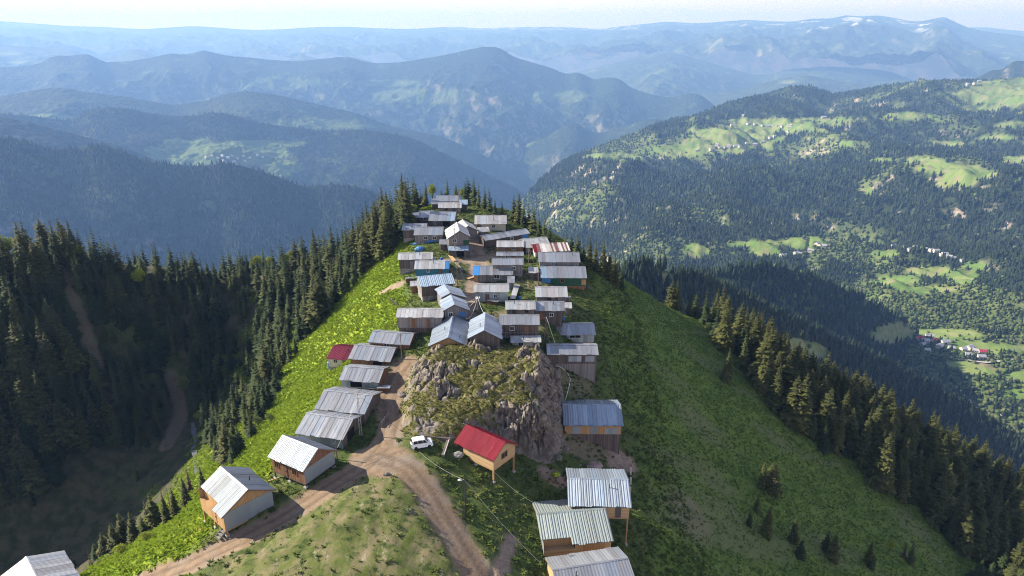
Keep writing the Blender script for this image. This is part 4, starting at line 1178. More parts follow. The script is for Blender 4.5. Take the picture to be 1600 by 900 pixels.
# ------------------------------------------------------------------ cabins
class MB:
    """Collects polygons; build() links them as one mesh object."""
    def __init__(self): self.v, self.f = [], []

    def poly(self, *pts):
        b = len(self.v); self.v += [tuple(p) for p in pts]; self.f.append(tuple(range(b, b + len(pts))))

    def box(self, x0, x1, y0, y1, z0, z1, top=True):
        a = [(x0, y0, z0), (x1, y0, z0), (x1, y1, z0), (x0, y1, z0), (x0, y0, z1), (x1, y0, z1), (x1, y1, z1), (x0, y1, z1)]
        b = len(self.v); self.v += a
        self.f += [tuple(b + i for i in q) for q in ((0, 3, 2, 1), (4, 5, 6, 7), (0, 1, 5, 4), (1, 2, 6, 5), (2, 3, 7, 6), (3, 0, 4, 7))]

    def bar(self, p, q, w, h=None):
        p, q = Vector(p), Vector(q); d = (q - p).normalized()
        s = d.cross(Vector((0, 0, 1)));
        if s.length < 1e-3: s = Vector((1, 0, 0))
        s.normalize(); t = s.cross(d); h = h or w
        b = len(self.v)
        for c in (p, q):
            for i, j in ((-1, -1), (1, -1), (1, 1), (-1, 1)): self.v.append(tuple(c + s * (w / 2 * i) + t * (h / 2 * j)))
        self.f += [tuple(b + i for i in k) for k in ((0, 3, 2, 1), (4, 5, 6, 7), (0, 1, 5, 4), (1, 2, 6, 5), (2, 3, 7, 6), (3, 0, 4, 7))]

    def tube(self, pts, r, n=6):
        pts = [Vector(p) for p in pts]; rr = r if isinstance(r, (list, tuple)) else [r] * len(pts); b = len(self.v)
        for i, p in enumerate(pts):
            d = (pts[min(i + 1, len(pts) - 1)] - pts[max(i - 1, 0)]).normalized()
            s = d.cross(Vector((0.3, 0.2, 1)) if abs(d.z) < .9 else Vector((1, 0, 0))).normalized(); t = s.cross(d)
            for k in range(n): a = 6.28319 * k / n; self.v.append(tuple(p + s * (rr[i] * math.cos(a)) + t * (rr[i] * math.sin(a))))
        for i in range(len(pts) - 1):
            for k in range(n): self.f.append((b + i * n + k, b + i * n + (k + 1) % n, b + (i + 1) * n + (k + 1) % n, b + (i + 1) * n + k))
        self.f.append(tuple(b + k for k in reversed(range(n)))); self.f.append(tuple(b + (len(pts) - 1) * n + k for k in range(n)))

    def build(self, name, mat, parent=None, smooth_=False):
        me = bpy.data.meshes.new(name); me.from_pydata(self.v, [], self.f)
        if mat: me.materials.append(mat)
        if smooth_: me.polygons.foreach_set('use_smooth', [True] * len(me.polygons))
        me.update()
        return link(name, me, parent)


def plank_mat(name, c0, c1, width=0.16, horizontal=False, dirt=0.35):
    m, n, l, b = new_mat(name, 0.85, 0.2); g = N(m); p = g.coord('Object')
    s = g.sep(p)
    u = s[2] if horizontal else g.math('ADD', s[0], g.math('MULTIPLY', s[1], 1.0))
    w = g.math('DIVIDE', u, width)
    k = g.math('FLOOR', w)
    wnz = n.new('ShaderNodeTexWhiteNoise'); wnz.noise_dimensions = '1D'; l.new(k, wnz.inputs['W'])
    grain = g.noise(g.mapping(p, (1.2, 1.2, 14) if horizontal else (9, 9, 1.0)), 1.6, 4, .6)
    c = g.mix(wnz.outputs['Value'], c0, c1)
    c = g.mix(g.map(grain, .35, .7, 0, dirt), c, tuple(q * .42 for q in c0))
    seam = g.math('LESS_THAN', g.math('FRACT', w), 0.09)
    c = g.mix(g.math('MULTIPLY', seam, 0.75), c, tuple(q * .22 for q in c0))
    l.new(c, b.inputs['Base Color'])
    l.new(g.bump(g.math('SUBTRACT', grain, seam), 0.5, .03), b.inputs['Normal'])
    return m


def metal_mat(name, base, rust=0.3, sheet=0.9, metallic=0.45, rough=0.42, rustc=(0.22, 0.13, 0.09), stripes=None):
    m, n, l, b = new_mat(name, rough, 0.5); g = N(m); p = g.coord('Object')
    s = g.sep(p)
    k = g.math('FLOOR', g.math('DIVIDE', s[0], sheet)); k2 = g.math('GREATER_THAN', s[1], 0.0)
    oi = g.rand()
    wnz = n.new('ShaderNodeTexWhiteNoise'); wnz.noise_dimensions = '3D'
    cb = n.new('ShaderNodeCombineXYZ'); l.new(k, cb.inputs[0]); l.new(k2, cb.inputs[1]); l.new(g.math('MULTIPLY', oi, 91.0), cb.inputs[2]); l.new(cb.outputs[0], wnz.inputs['Vector'])
    c = g.mix(g.map(wnz.outputs['Value'], 0, 1), tuple(q * .68 for q in base), tuple(min(1, q * 1.14) for q in base))
    c = g.mix(g.map(oi, 0, 1, 0, .35), c, tuple(q * .72 for q in base))
    w3 = n.new('ShaderNodeSeparateColor'); l.new(wnz.outputs['Color'], w3.inputs[0])
    c = g.mix(g.map(w3.outputs[1], .80, .82, 0, .55 * min(1, rust * 3)), c, tuple(q * f for q, f in zip(base, (.62, .56, .52))))
    c = g.mix(g.map(w3.outputs[2], .84, .86, 0, .5 * min(1, rust * 3)), c, tuple(q * f for q, f in zip(base, (.70, .86, 1.0))))
    off = n.new('ShaderNodeVectorMath'); off.operation = 'ADD'; l.new(p, off.inputs[0]); l.new(g.math('MULTIPLY', oi, 40.0), off.inputs[1])
    pv = off.outputs[0]
    streak = g.noise(g.mapping(pv, (2.6, 0.35, 0.35)), 1.0, 5, .65)
    c = g.mix(g.map(streak, .42, .72, 0, .45), c, tuple(q * .55 for q in base))
    if stripes:
        w2 = n.new('ShaderNodeTexWhiteNoise'); w2.noise_dimensions = '1D'; l.new(g.math('FLOOR', g.math('DIVIDE', s[0], stripes[1])), w2.inputs['W'])
        c = g.mix(g.math('GREATER_THAN', w2.outputs['Value'], 0.58), c, stripes[0])
    rf = g.map(g.noise(g.mapping(pv, (1.6, .6, .6)), 0.9, 6, .75), .60 - .12 * rust, .74, 0, min(1, rust * 1.6))
    c = g.mix(rf, c, rustc)
    l.new(c, b.inputs['Base Color'])
    l.new(g.math('MULTIPLY', g.math('SUBTRACT', 1.0, rf), metallic), b.inputs['Metallic'])
    l.new(g.map(streak, .3, .7, rough - .08, rough + .16), b.inputs['Roughness'])
    l.new(g.bump(g.noise(pv, 1.3, 3), .25, .08), b.inputs['Normal'])
    return m


def flat_mat(name, c, rough=.7, spec=.3, metallic=0.0, var=.25):
    m, n, l, b = new_mat(name, rough, spec); g = N(m)
    l.new(g.mix(g.map(g.noise(g.coord('Object'), 1.7, 5, .65), .3, .7), tuple(q * (1 - var) for q in c), tuple(min(1, q * (1 + var * .6)) for q in c)), b.inputs['Base Color'])
    b.inputs['Metallic'].default_value = metallic
    return m


M_zinc = metal_mat('zinc_sheet', (0.40, 0.41, 0.43), .30, .9, .6, .36)
M_zinc_white = metal_mat('pale_zinc_sheet', (0.48, 0.475, 0.475), .42, .8, .35, .44)
M_zinc_blue = metal_mat('blue_grey_sheet', (0.34, 0.43, 0.53), .12, .9, .4)
M_corr = metal_mat('corrugated_zinc', (0.36, 0.37, 0.39), .16, 1.6, .55, .38)
M_red = metal_mat('red_sheet', (0.165, 0.005, 0.018), .12, 2.2, .0, .6)
M_maroon = metal_mat('maroon_sheet', (0.125, 0.008, 0.03), .1, 1.1, .0, .6)
for m_ in (M_red, M_maroon): m_.node_tree.nodes['Principled BSDF'].inputs['Specular IOR Level'].default_value = .12
M_candy = metal_mat('red_striped_sheet', (0.66, 0.62, 0.58), .45, .8, .2, .5, (0.2, 0.1, 0.08), ((0.19, 0.085, 0.075), .5))
M_tarp = metal_mat('blue_tarp', (0.04, 0.19, 0.46), .0, 3.0, .0, .45)
M_wood_dark = plank_mat('weathered_planks', (0.085, 0.068, 0.058), (0.17, 0.14, 0.12))
M_wood_grey = plank_mat('grey_planks', (0.16, 0.145, 0.135), (0.28, 0.26, 0.245), .2)
M_wood_brown = plank_mat('brown_planks', (0.17, 0.09, 0.05), (0.30, 0.16, 0.085))
M_wood_new = plank_mat('new_boards', (0.40, 0.26, 0.13), (0.50, 0.35, 0.19), .15, True, .18)
M_wood_newv = plank_mat('new_upright_boards', (0.36, 0.21, 0.09), (0.46, 0.29, 0.14), .17, False, .2)
M_sheetwall = metal_mat('sheet_wall', (0.36, 0.42, 0.44), .2, .9, .35, .45)
M_stonewall = flat_mat('rubble_wall', (0.26, 0.24, 0.22), .95, .1, 0, .5)
M_cream = flat_mat('cream_boards', (0.52, 0.46, 0.35), .8, .2)
M_teal = flat_mat('teal_paint', (0.03, 0.16, 0.22), .6)
M_green = flat_mat('dark_green_paint', (0.015, 0.07, 0.035), .6)
M_bluepaint = flat_mat('blue_paint', (0.06, 0.20, 0.42), .6)
M_whitepaint = flat_mat('white_paint', (0.75, 0.74, 0.70), .6)
M_glass, _n, _l, _b = new_mat('window_glass', 0.08, .6); _b.inputs['Base Color'].default_value = (0.02, 0.025, 0.03, 1)
M_black = flat_mat('tyre_and_shade_black', (0.012, 0.011, 0.010), .9, .1)  # tyres, and the painted dark inside of cabin openings
M_iron = flat_mat('dark_iron', (0.06, 0.06, 0.065), .5, .4, .6)
M_concrete = flat_mat('concrete', (0.42, 0.40, 0.37), .9, .2)
WALLS = {'dark': M_wood_dark, 'grey': M_wood_grey, 'brown': M_wood_brown, 'new': M_wood_new, 'newv': M_wood_newv, 'sheet': M_sheetwall, 'cream': M_cream, 'teal': M_teal, 'green': M_green, 'blue': M_bluepaint}
M_corr2 = metal_mat('sky_tinted_corrugated', (0.21, 0.235, 0.265), .25, 1.6, .4, .45)  # blue of the sky's reflection is put into the base colour
M_bzinc = metal_mat('sky_tinted_zinc', (0.325, 0.38, 0.445), .22, .9, .5, .38)  # sky blue seen on shaded slopes, put into the whole sheet's colour
M_gcorr = metal_mat('green_grey_corrugated', (0.285, 0.325, 0.315), .15, 1.6, .35, .45)
ROOFS = {'bluezinc': M_bzinc, 'greencorr': M_gcorr, 'corrdark': M_corr2, 'zinc': M_zinc, 'white': M_zinc_white, 'bluegrey': M_zinc_blue, 'corr': M_corr, 'red': M_red, 'maroon': M_maroon, 'candy': M_candy, 'tarp': M_tarp}


def roof_mesh(x0, x1, yf, yb, ztop, pitch, ov, rib, seed, mono=False, notch=None, thick=.05):
    """Two slopes of profiled sheet (front at -y); rib = (period, height). Sheets overlap unevenly. Sides closed."""
    r = np.random.default_rng(seed); per, amp = rib
    V, F = [], []
    tp = math.tan(pitch)
    xs = [x0]
    while xs[-1] < x1 - .3: xs.append(min(x1, xs[-1] + r.uniform(.82, .96)))
    if x1 - xs[-1] > 1e-6: xs.append(x1)
    for side in ((-1, 1) if not mono else (-1,)):
        yend = yf if side < 0 else yb
        for a, b in zip(xs[:-1], xs[1:]):
            ye = yend + side * r.uniform(-.09, .14)
            if notch and side < 0 and (a + b) / 2 < notch[0]: ye = yend + notch[1]
            dz = r.uniform(0, .022); n = max(2, int(round((b - a) / per * 2)) + 1) if amp > 0 else 2
            px = np.linspace(a - .02, b + .02, n)
            hz = np.array([(amp if i % 2 else 0.0) for i in range(n)])
            if amp == 0: hz = np.array([.0, .0])
            k = len(V)
            y_r = 0.0 if not mono else yb
            for yy in (y_r, y_r * .5 + ye * .5, ye):
                zz = ztop - abs(yy - y_r) * tp + dz
                sag = -.02 * r.random() if yy not in (y_r, ye) else 0
                for q, h in zip(px, hz): V.append((q, yy, zz + h + .02 + sag))
            for row in range(2):
                for i in range(n - 1):
                    c = k + row * n + i
                    F.append((c, c + n, c + n + 1, c + 1) if side < 0 else (c, c + 1, c + n + 1, c + n))
            if amp == 0:                                           # standing seam
                kk = len(V); y1 = ye
                for (qy, qz) in ((y_r, ztop + dz), (y1, ztop - abs(y1 - y_r) * tp + dz)):
                    V += [(b - .018, qy, qz + .02), (b - .018, qy, qz + .045), (b + .018, qy, qz + .045), (b + .018, qy, qz + .02)]
                F += [(kk, kk + 4, kk + 5, kk + 1), (kk + 1, kk + 5, kk + 6, kk + 2), (kk + 2, kk + 6, kk + 7, kk + 3), (kk + 4, kk + 7, kk + 6, kk + 5)]
        # deck below the sheet
        y_r = 0.0 if not mono else yb
        segs = [(x0, x1, yend)]
        if notch and side < 0: segs = [(x0, notch[0], yend + notch[1]), (notch[0], x1, yend)]
        for a, b, ye in segs:
            k = len(V); zr, ze = ztop, ztop - abs(ye - y_r) * tp
            for q in (a, b): V += [(q, y_r, zr + .01), (q, ye, ze + .01), (q, ye, ze - thick), (q, y_r, zr - thick)]
            F += [(k, k + 1, k + 2, k + 3), (k + 4, k + 7, k + 6, k + 5), (k + 1, k + 5, k + 6, k + 2), (k + 3, k + 2, k + 6, k + 7)]
            if mono: F.append((k, k + 3, k + 7, k + 4))
    me = bpy.data.meshes.new('roof'); me.from_pydata(V, [], F); me.update()
    return me


def cabin(label, x, y, yaw, L, W, zf, hw, pitch=R(20), roof='zinc', wall='grey', ovx=.35, ovy=.45, rib=(.5, 0.0), seed=0, mono=False, stilts=False, wl=None, wr=None, notch=None, extras=(), gable=None, base='stone', name='cabin',
          group=None, cat='house', roof_split=None):
    """A cabin at x,y (centre under the ridge); floor height zf, wall height hw; ridge along local x."""
    e = empty(name, (x, y, zf), yaw)
    tag(e, label, cat, group)
    r = np.random.default_rng(seed + 11)
    wf, wb = (wl or W / 2), (wr or W / 2)
    tp = math.tan(pitch)
    ridge = hw + min(wf, wb) * tp if not mono else hw + (wf + wb) * tp
    hf = ridge - wf * tp if not mono else hw
    hb = ridge - wb * tp if not mono else ridge
    x0, x1 = -L / 2, L / 2
    ca, sa = math.cos(yaw), math.sin(yaw)

    def gz(lx, ly): return float(ground(x + lx * ca - ly * sa, y + lx * sa + ly * ca)) - zf
    wm = WALLS[wall]; gm = WALLS[gable] if gable else wm
    mb = MB()
    if notch: mb.poly((x0, -wf, 0), (x1, -wf, 0), (x1, -wf, hf), (notch[0], -wf, hf), (notch[0], -wf, hf - 1.1), (x0, -wf, hf - 1.1))
    else: mb.poly((x0, -wf, 0), (x1, -wf, 0), (x1, -wf, hf), (x0, -wf, hf))
    mb.poly((x1, wb, 0), (x0, wb, 0), (x0, wb, hb), (x1, wb, hb))
    if not gable:
        for q, s in ((x0, -1), (x1, 1)):
            pts = [(q, -wf, 0), (q, -wf, hf)] + ([(q, 0, ridge)] if not mono else []) + [(q, wb, hb), (q, wb, 0)]
            mb.poly(*(pts if s < 0 else pts[::-1]))
    mb.poly((x0, -wf, 0), (x0, wb, 0), (x1, wb, 0), (x1, -wf, 0))
    mb.build('wall', wm, e)
    if gable:
        for q, s in ((x0, -1), (x1, 1)):
            mg = MB(); pts = [(q, -wf, 0), (q, -wf, hf)] + ([(q, 0, ridge)] if not mono else []) + [(q, wb, hb), (q, wb, 0)]
            mg.poly(*(pts if s < 0 else pts[::-1])); mg.build('gable_wall', gm, e)
    # roof
    rm = ROOFS[roof]
    if roof_split:                                                  # part of the roof in another sheet
        xs_, other = roof_split
        segs = [(x0 - ovx, xs_, rm), (xs_, x1 + ovx, ROOFS[other])] if not isinstance(other, tuple) else [(x0 - ovx, xs_, ROOFS[other[0]]), (xs_, x1 + ovx, rm)]
    else: segs = [(x0 - ovx, x1 + ovx, rm)]
    for i, (a, b_, mm) in enumerate(segs):
        me = roof_mesh(a, b_, -wf - ovy, wb + (ovy if not mono else .25), ridge + (.0 if not mono else .25 * tp) + .07 + .0 * i, pitch, ovy, rib, seed + i, mono, notch)
        me.materials.append(mm); ro = link('roof', me, e)
        if i == 0 and not mono:
            mb = MB(); zt = ridge + .07
            for s in (-1, 1):
                w = .22; q = [(x0 - ovx, 0, zt + .085), (x1 + ovx, 0, zt + .085), (x1 + ovx, s * w, zt + .085 - w * tp), (x0 - ovx, s * w, zt + .085 - w * tp)]
                mb.poly(*(q if s > 0 else q[::-1]))
            mb.build('ridge_cap', rm, ro)
    if notch:
        mb = MB(); mb.box(x0 + .02, notch[0], -wf + .01, -wf + notch[1] + .25, hf - 1.15, hf - 1.1); mb.box(x0 + .02, notch[0], -wf + notch[1] - .2, -wf + notch[1] - .12, hf - 1.1, hf + notch[1] * tp - .05)
        mb.build('recess_board', M_wood_newv, e)
    # rafters' ends / barge boards
    if not mono:
        for q in (x0 - ovx + .02, x1 + ovx - .02):
            mb = MB()
            mb.bar((q, 0, ridge - .06), (q, -wf - ovy, ridge - .06 - (wf + ovy) * tp), .04, .16); mb.bar((q, 0, ridge - .06), (q, wb + ovy, ridge - .06 - (wb + ovy) * tp), .04, .16)
            mb.build('barge_board', M_wood_brown if wall.startswith('new') or wall == 'brown' else M_wood_dark, e)
    # what it stands on
    corners = [gz(qx, qy) for qx in (x0, x1) for qy in (-wf, wb)]
    low = min(corners)
    if stilts:
        nx = max(2, int(L / 3.2) + 1)
        for qx in np.linspace(x0 + .15, x1 - .15, nx):
            for qy in ((-wf + .15), wb - .15):
                gg = gz(qx, qy)
                if gg < -.15:
                    mb = MB(); mb.box(qx - .11, qx + .11, qy - .11, qy + .11, gg - .4, 0); mb.build('post', M_wood_newv if wall.startswith('new') else M_wood_dark, e)
                    mb = MB(); mb.box(qx - .24, qx + .24, qy - .24, qy + .24, gg - .5, gg + .22); mb.build('footing', M_concrete, e)
        mb = MB(); mb.box(x0, x1, -wf, -wf + .16, -.20, -.003); mb.box(x0, x1, wb - .16, wb, -.20, -.003); mb.box(x0 + .003, x0 + .16, -wf + .17, wb - .17, -.20, -.003); mb.box(x1 - .16, x1 - .003, -wf + .17, wb - .17, -.20, -.003)
        mb.build('floor_beam', M_wood_newv if wall.startswith('new') else M_wood_dark, e)
        up = [gz(qx, wb) for qx in (x0, x1)]
    elif low < -.05:
        i = .12
        mb = MB(); mb.box(x0 + i, x1 - i, -wf + i, wb - i, low - .6, -.003)
        mb.build('foundation', M_stonewall if base == 'stone' else WALLS[base], e)
    # doors, windows and such on the front (f), right (r) or left (l) side
    for ex in extras:
        k = ex[0]
        if k in ('door', 'window', 'panel', 'open'):
            _, side, u, z, w, h, mat = ex
            t = .06

            def place(mbx, a0, a1, b0, b1, d0, d1):
                if side == 'f': mbx.box(a0, a1, -wf - d1, -wf - d0, b0, b1)
                elif side == 'r': mbx.box(x1 + d0, x1 + d1, a0, a1, b0, b1)
                else: mbx.box(x0 - d1, x0 - d0, a0, a1, b0, b1)
            if w == 'full': w = wf + wb - .02; h = min(hf, hb) - .05
            ctr = u * L if side == 'f' else u * (wf + wb) + (wb - wf) / 2
            if k == 'window':
                mb = MB()
                for a0, a1, b0, b1 in ((-w / 2 - .08, w / 2 + .08, z - .08, z), (-w / 2 - .08, w / 2 + .08, z + h, z + h + .08), (-w / 2 - .08, -w / 2, z, z + h), (w / 2, w / 2 + .08, z, z + h), (-.025, .025, z, z + h)):
                    place(mb, ctr + a0, ctr + a1, b0, b1, .004, .07)
                fr = mb.build('window', M_whitepaint if mat == 'white' else M_wood_brown, e)
                mb = MB(); place(mb, ctr - w / 2, ctr + w / 2, z, z + h, .004, .02); mb.build('pane', M_glass, fr)
            elif k == 'door':
                mb = MB(); place(mb, ctr - w / 2, ctr + w / 2, z, z + h, .004, .06); d = mb.build('door', WALLS.get(mat, M_wood_brown), e)
                mb = MB(); place(mb, ctr + w / 2 - .16, ctr + w / 2 - .08, z + h * .45, z + h * .55, .062, .11); mb.build('handle', M_iron, d)
            else:
                mb = MB(); place(mb, ctr - w / 2, ctr + w / 2, z, z + h, .004, .05 if k == 'panel' else .012); mb.build('wall_panel' if k == 'panel' else 'opening_shade', (WALLS | {'open': M_black, 'tarp': M_tarp, 'zinc': M_zinc, 'white': M_whitepaint})[mat], e)  # open parts are black sheets on the wall, painted shade of an inside
        elif k == 'chimney':
            _, u, v = ex; cx, cyy = u * L, v * wf; zt = ridge - abs(cyy) * tp
            mb = MB(); mb.tube([(cx, cyy, zt - .1), (cx, cyy, zt + .75)], .07, 8); mb.tube([(cx, cyy, zt + .76), (cx, cyy, zt + .86)], [.13, .03], 8); mb.build('chimney', M_iron, e)
        elif k == 'steps':
            _, u, nst = ex; mb = MB()
            for i in range(nst): mb.box(u * L - .5, u * L + .5, -wf - .35 * (i + 1), -wf - .35 * i - .003, -.25 * (i + 1) - .06, -.25 * (i + 1))
            for s in (-.52, .52): mb.bar((u * L + s, -wf, -.1), (u * L + s, -wf - .35 * nst, -.25 * nst - .1), .05, .2)
            mb.build('steps', M_wood_grey, e)
        elif k == 'steps_r':
            _, v, nst = ex; mb = MB()
            for i in range(nst): mb.box(x1 + .3 * i + .004, x1 + .3 * (i + 1), v * W - .5, v * W + .5, -.22 * (i + 1) - .06, -.22 * (i + 1))
            mb.build('steps', M_wood_grey, e)
        elif k == 'balcony':
            _, d, z = ex; mb = MB(); mb.box(x0, x1, -wf - d, -wf - .004, z - .12, z); fl = mb.build('balcony', M_wood_grey, e)
            mb = MB()
            for q in np.arange(x0 + .05, x1, .9): mb.box(q - .04, q + .04, -wf - d + .02, -wf - d + .10, z + .002, z + .9)
            mb.box(x0, x1, -wf - d + .03, -wf - d + .09, z + .902, z + .98); mb.build('railing', M_wood_grey, fl)
            for q in (x0 + .1, x1 - .1):
                gg = gz(q, -wf - d + .1)
                if gg < z - .2: mb = MB(); mb.box(q - .07, q + .07, -wf - d + .03, -wf - d + .17, gg - .3, z - .122); mb.build('post', M_wood_dark, fl)
        elif k == 'logs':                                           # woodpile below the floor is a part of the filling under the house
            pass
    return e


EL = math.atan2


def front_cabin(label, x0, x1, yt, ye, yb, yaw=0.0, pitch=20, mono=False, wmax=9.5, hmin=2.0, seed=0, **kw):
    """Cabin whose front roof slope fills photo x0..x1, yt (ridge) .. ye (eave), with its front wall meeting the ground at yb."""
    p = hit((x0 + x1) / 2, yb)
    t = p[1] * CP - (p[2] - CAM_Z) * SP
    ppm = FOC / t
    el = math.atan2(CAM_Z - p[2], p[1]); pt = R(pitch)
    s = (ye - yt) / ppm / math.sin(el + pt)
    ovy, ovx = kw.pop('ovy', .4), kw.pop('ovx', .3)
    L = (x1 - x0) * 1.04 / ppm / math.cos(R(yaw)) - 2 * ovx
    half = max(1.2, s * math.cos(pt) - ovy)
    W = min(2 * half, wmax) if not mono else half
    eave_h = (yb - ye) / ppm / math.cos(el) - ovy * math.tan(el) * .6
    eave_h = float(np.clip(eave_h, hmin, 7))
    if 'extras' not in kw and L > 4:                               # plain fronts still have a door and a small window
        r2 = np.random.default_rng(seed + 500); u = r2.uniform(.12, .32) * (1 if r2.random() < .5 else -1)
        kw['extras'] = [('door', 'f', u, .05, .9, 1.85, ('dark', 'brown', 'grey')[seed % 3]), ('window', 'f', -u * r2.uniform(.4, 1), 1.05, r2.uniform(.6, 1.0), .75, 'white' if seed % 3 else 'brown')] + ([('chimney', r2.uniform(-.35, .35), -.35)] if seed % 2 else [])
    # centre: behind the front wall
    n = np.array([math.sin(R(yaw)), -math.cos(R(yaw))])
    wf = half if not mono else W / 2
    c = p[:2] - n * wf
    zc = p[2]
    gl = [float(ground(c[0] + a, c[1] + b)) for a in (-L / 2, L / 2) for b in (-wf, wf)]
    hw = kw.pop('hw', None) or min(eave_h, 2.6)
    zf = zc + eave_h - hw
    return cabin(label, c[0], c[1], R(yaw), L, W, zf, hw, pt, seed=seed, mono=mono, wl=wf if not mono else None, wr=(min(wf, W - wf + 1e-6) if not mono else None), ovx=ovx, ovy=ovy, **kw)


def ridge_cabin(label, front, back, le, re, H, He, seed=0, Lmax=12, floor_h=None, **kw):
    """Cabin with its gable towards us: photo pixels of the ridge ends and of the two front eave corners; ridge H above ground, eaves He."""
    f = hit(*front, h=H); zr = f[2]
    b = np.array(at_z(*back, zr)); d = b[:2] - f[:2]
    Lr = min(np.linalg.norm(d), Lmax); d = d / np.linalg.norm(d)
    gnd = zr - H; ze = gnd + He
    l_, r_ = np.array(at_z(*le, ze))[:2], np.array(at_z(*re, ze))[:2]
    nrm = np.array([d[1], -d[0]])                    # to the right of the ridge seen from the front
    wl_ = float(np.clip(-(l_ - f[:2]) @ nrm, 1.8, 6)); wr_ = float(np.clip((r_ - f[:2]) @ nrm, 1.8, 6))
    ovx, ovy = kw.pop('ovx', .35), kw.pop('ovy', .4)
    # local x = from front to back?  local +x is along -d (towards us), so local front (-y) is the left-hand slope
    yaw = math.atan2(-d[1], -d[0])
    c = f[:2] + d * (Lr / 2)
    tpn = (H - He) / ((wl_ + wr_) / 2)
    pt = math.atan(max(.2, min(.8, tpn)))
    wl2, wr2 = max(1.2, wl_ - ovy), max(1.2, wr_ - ovy)
    # local -y direction = (sin yaw, -cos yaw)
    ndir = np.array([math.sin(yaw), -math.cos(yaw)])
    if ndir @ nrm > 0: wl2, wr2 = wr2, wl2
    fh = He - 2.5 if floor_h is None else floor_h
    hw = H - fh - min(wl2, wr2) * math.tan(pt) - .07
    return cabin(label, c[0], c[1], yaw, Lr - 2 * ovx, wl2 + wr2, gnd + fh, hw, pt, seed=seed, wl=wl2, wr=wr2, ovx=ovx, ovy=ovy, **kw)
CORR = (.36, .07)
FINE = (.25, .04)
Z1 = lambda *a: [580 + a[0] / 4, 580 + a[1] / 4] + [280 + q / 4 for q in a[2:]]     # measured on an enlarged crop of the photo
Z2 = lambda *a: [580 + a[0] / 4, 580 + a[1] / 4] + [430 + q / 4 for q in a[2:]]
Z3 = lambda *a: [260 + a[0] / 4, 260 + a[1] / 4] + [500 + q / 4 for q in a[2:]]
z1 = lambda a, b: (580 + a / 4, 280 + b / 4)
z2 = lambda a, b: (580 + a / 4, 430 + b / 4)
z3 = lambda a, b: (260 + a / 4, 500 + b / 4)
z4 = lambda a, b: (240 + a / 3.4625, 640 + b / 3.4625)
z5 = lambda a, b: (600 + a / 3.214, 620 + b / 3.214)
W_, D_ = 'window', 'door'
G = 'cabins of the ridge village'
# --- top of the village
front_cabin('topmost cabin of the village with long pale grey roof under the spruces', *Z1(408, 548, 112, 150, 172), 3, wall='dark', seed=1, group=G)
front_cabin('tiny grey lean-to at the left end of the topmost cabin', *Z1(378, 432, 135, 168, 190), 4, wall='dark', mono=True, seed=2, group=G)
front_cabin('light-roofed cabin just below the topmost one, its roof lit at the middle', *Z1(422, 562, 160, 196, 214), 2, roof='white', wall='grey', seed=3, group=G)
front_cabin('small grey-roofed cabin left of the wide dark-fronted cabin near the top', *Z1(302, 392, 196, 238, 275), 6, wall='dark', seed=4, group=G)
front_cabin('wide cabin near the top with a dark open front under a two-tone roof', *Z1(362, 520, 198, 256, 300), -2, wall='dark', seed=5, group=G, extras=[('open', 'f', .2, .1, 2.0, 1.7, 'open'), (W_, 'f', -.25, 1.0, .8, .7, 'white')], roof_split=(1.5, 'bluegrey'))
front_cabin('dark plank cabin at the left edge of the upper village', *Z1(197, 345, 272, 314, 376), 0, wall='dark', seed=6, group=G, extras=[(D_, 'f', .3, 0, .9, 1.8, 'dark')])
front_cabin('cabin with a blue strip under its window, beside the dark cabin at the upper left', *Z1(272, 447, 292, 345, 398), 0, wall='grey', seed=7, group=G, extras=[(W_, 'f', -.1, 1.0, 1.0, .8, 'white'), (W_, 'f', .22, 1.0, .9, .8, 'white'), ('panel', 'f', .1, .15, 2.6, .6, 'blue')])
ridge_cabin('white-roofed gable cabin set behind the tall grey gable cabin', z1(606, 292), z1(570, 252), z1(555, 318), z1(658, 302), 4.6, 3.2, wall='grey', roof='white', seed=8, group=G)
ridge_cabin('tall grey gable cabin with green and blue panels in the upper village', z1(552, 322), z1(530, 256), z1(478, 386), z1(628, 384), 6.6, 4.6, wall='grey', roof='white', seed=9, group=G, Lmax=9, floor_h=0.3,
            extras=[(W_, 'r', -.2, 3.0, .9, .9, 'white'), ('panel', 'r', .36, 2.2, 1.6, 1.3, 'green'), ('panel', 'r', .38, .2, 1.2, 1.7, 'blue'), (D_, 'r', -.05, .1, .9, 1.9, 'brown')])
front_cabin('lean-to shed at the left side of the tall grey gable cabin', *Z1(428, 482, 380, 408, 447), 8, wall='dark', mono=True, seed=10, group=G)
front_cabin('blue-roofed porch at the foot of the tall grey gable cabin', *Z1(485, 606, 428, 448, 486), 0, roof='bluegrey', wall='dark', mono=True, seed=11, group=G, extras=[('open', 'f', .1, .1, 2.2, 1.5, 'open')])
front_cabin('bright white-roofed cabin with yellowish walls at the top right of the village', *Z1(650, 843, 220, 276, 322), 1, roof='white', wall='cream', seed=12, group=G, extras=[('panel', 'f', -.38, .1, 1.4, 1.9, 'brown'), (W_, 'f', .1, 1.0, .9, .8, 'white')])
front_cabin('long skewed cabin with a blue end wall below the white-roofed one', *Z1(720, 985, 322, 356, 404), 30, wall='dark', seed=13, group=G, extras=[('panel', 'f', .42, .1, 2.0, 2.2, 'blue'), (W_, 'f', .1, 1.0, .9, .7, 'white'), (D_, 'f', -.1, 0, .9, 1.9, 'dark')])
front_cabin('low cabin with pinkish streaked roof in front of the long skewed cabin', *Z1(787, 952, 392, 432, 464), 0, roof='white', wall='brown', seed=14, group=G)
front_cabin('cabin with rust-streaked white roof skewed beside the red-striped one', *Z1(965, 1118, 360, 418, 462), 16, roof='white', wall='grey', seed=15, group=G)
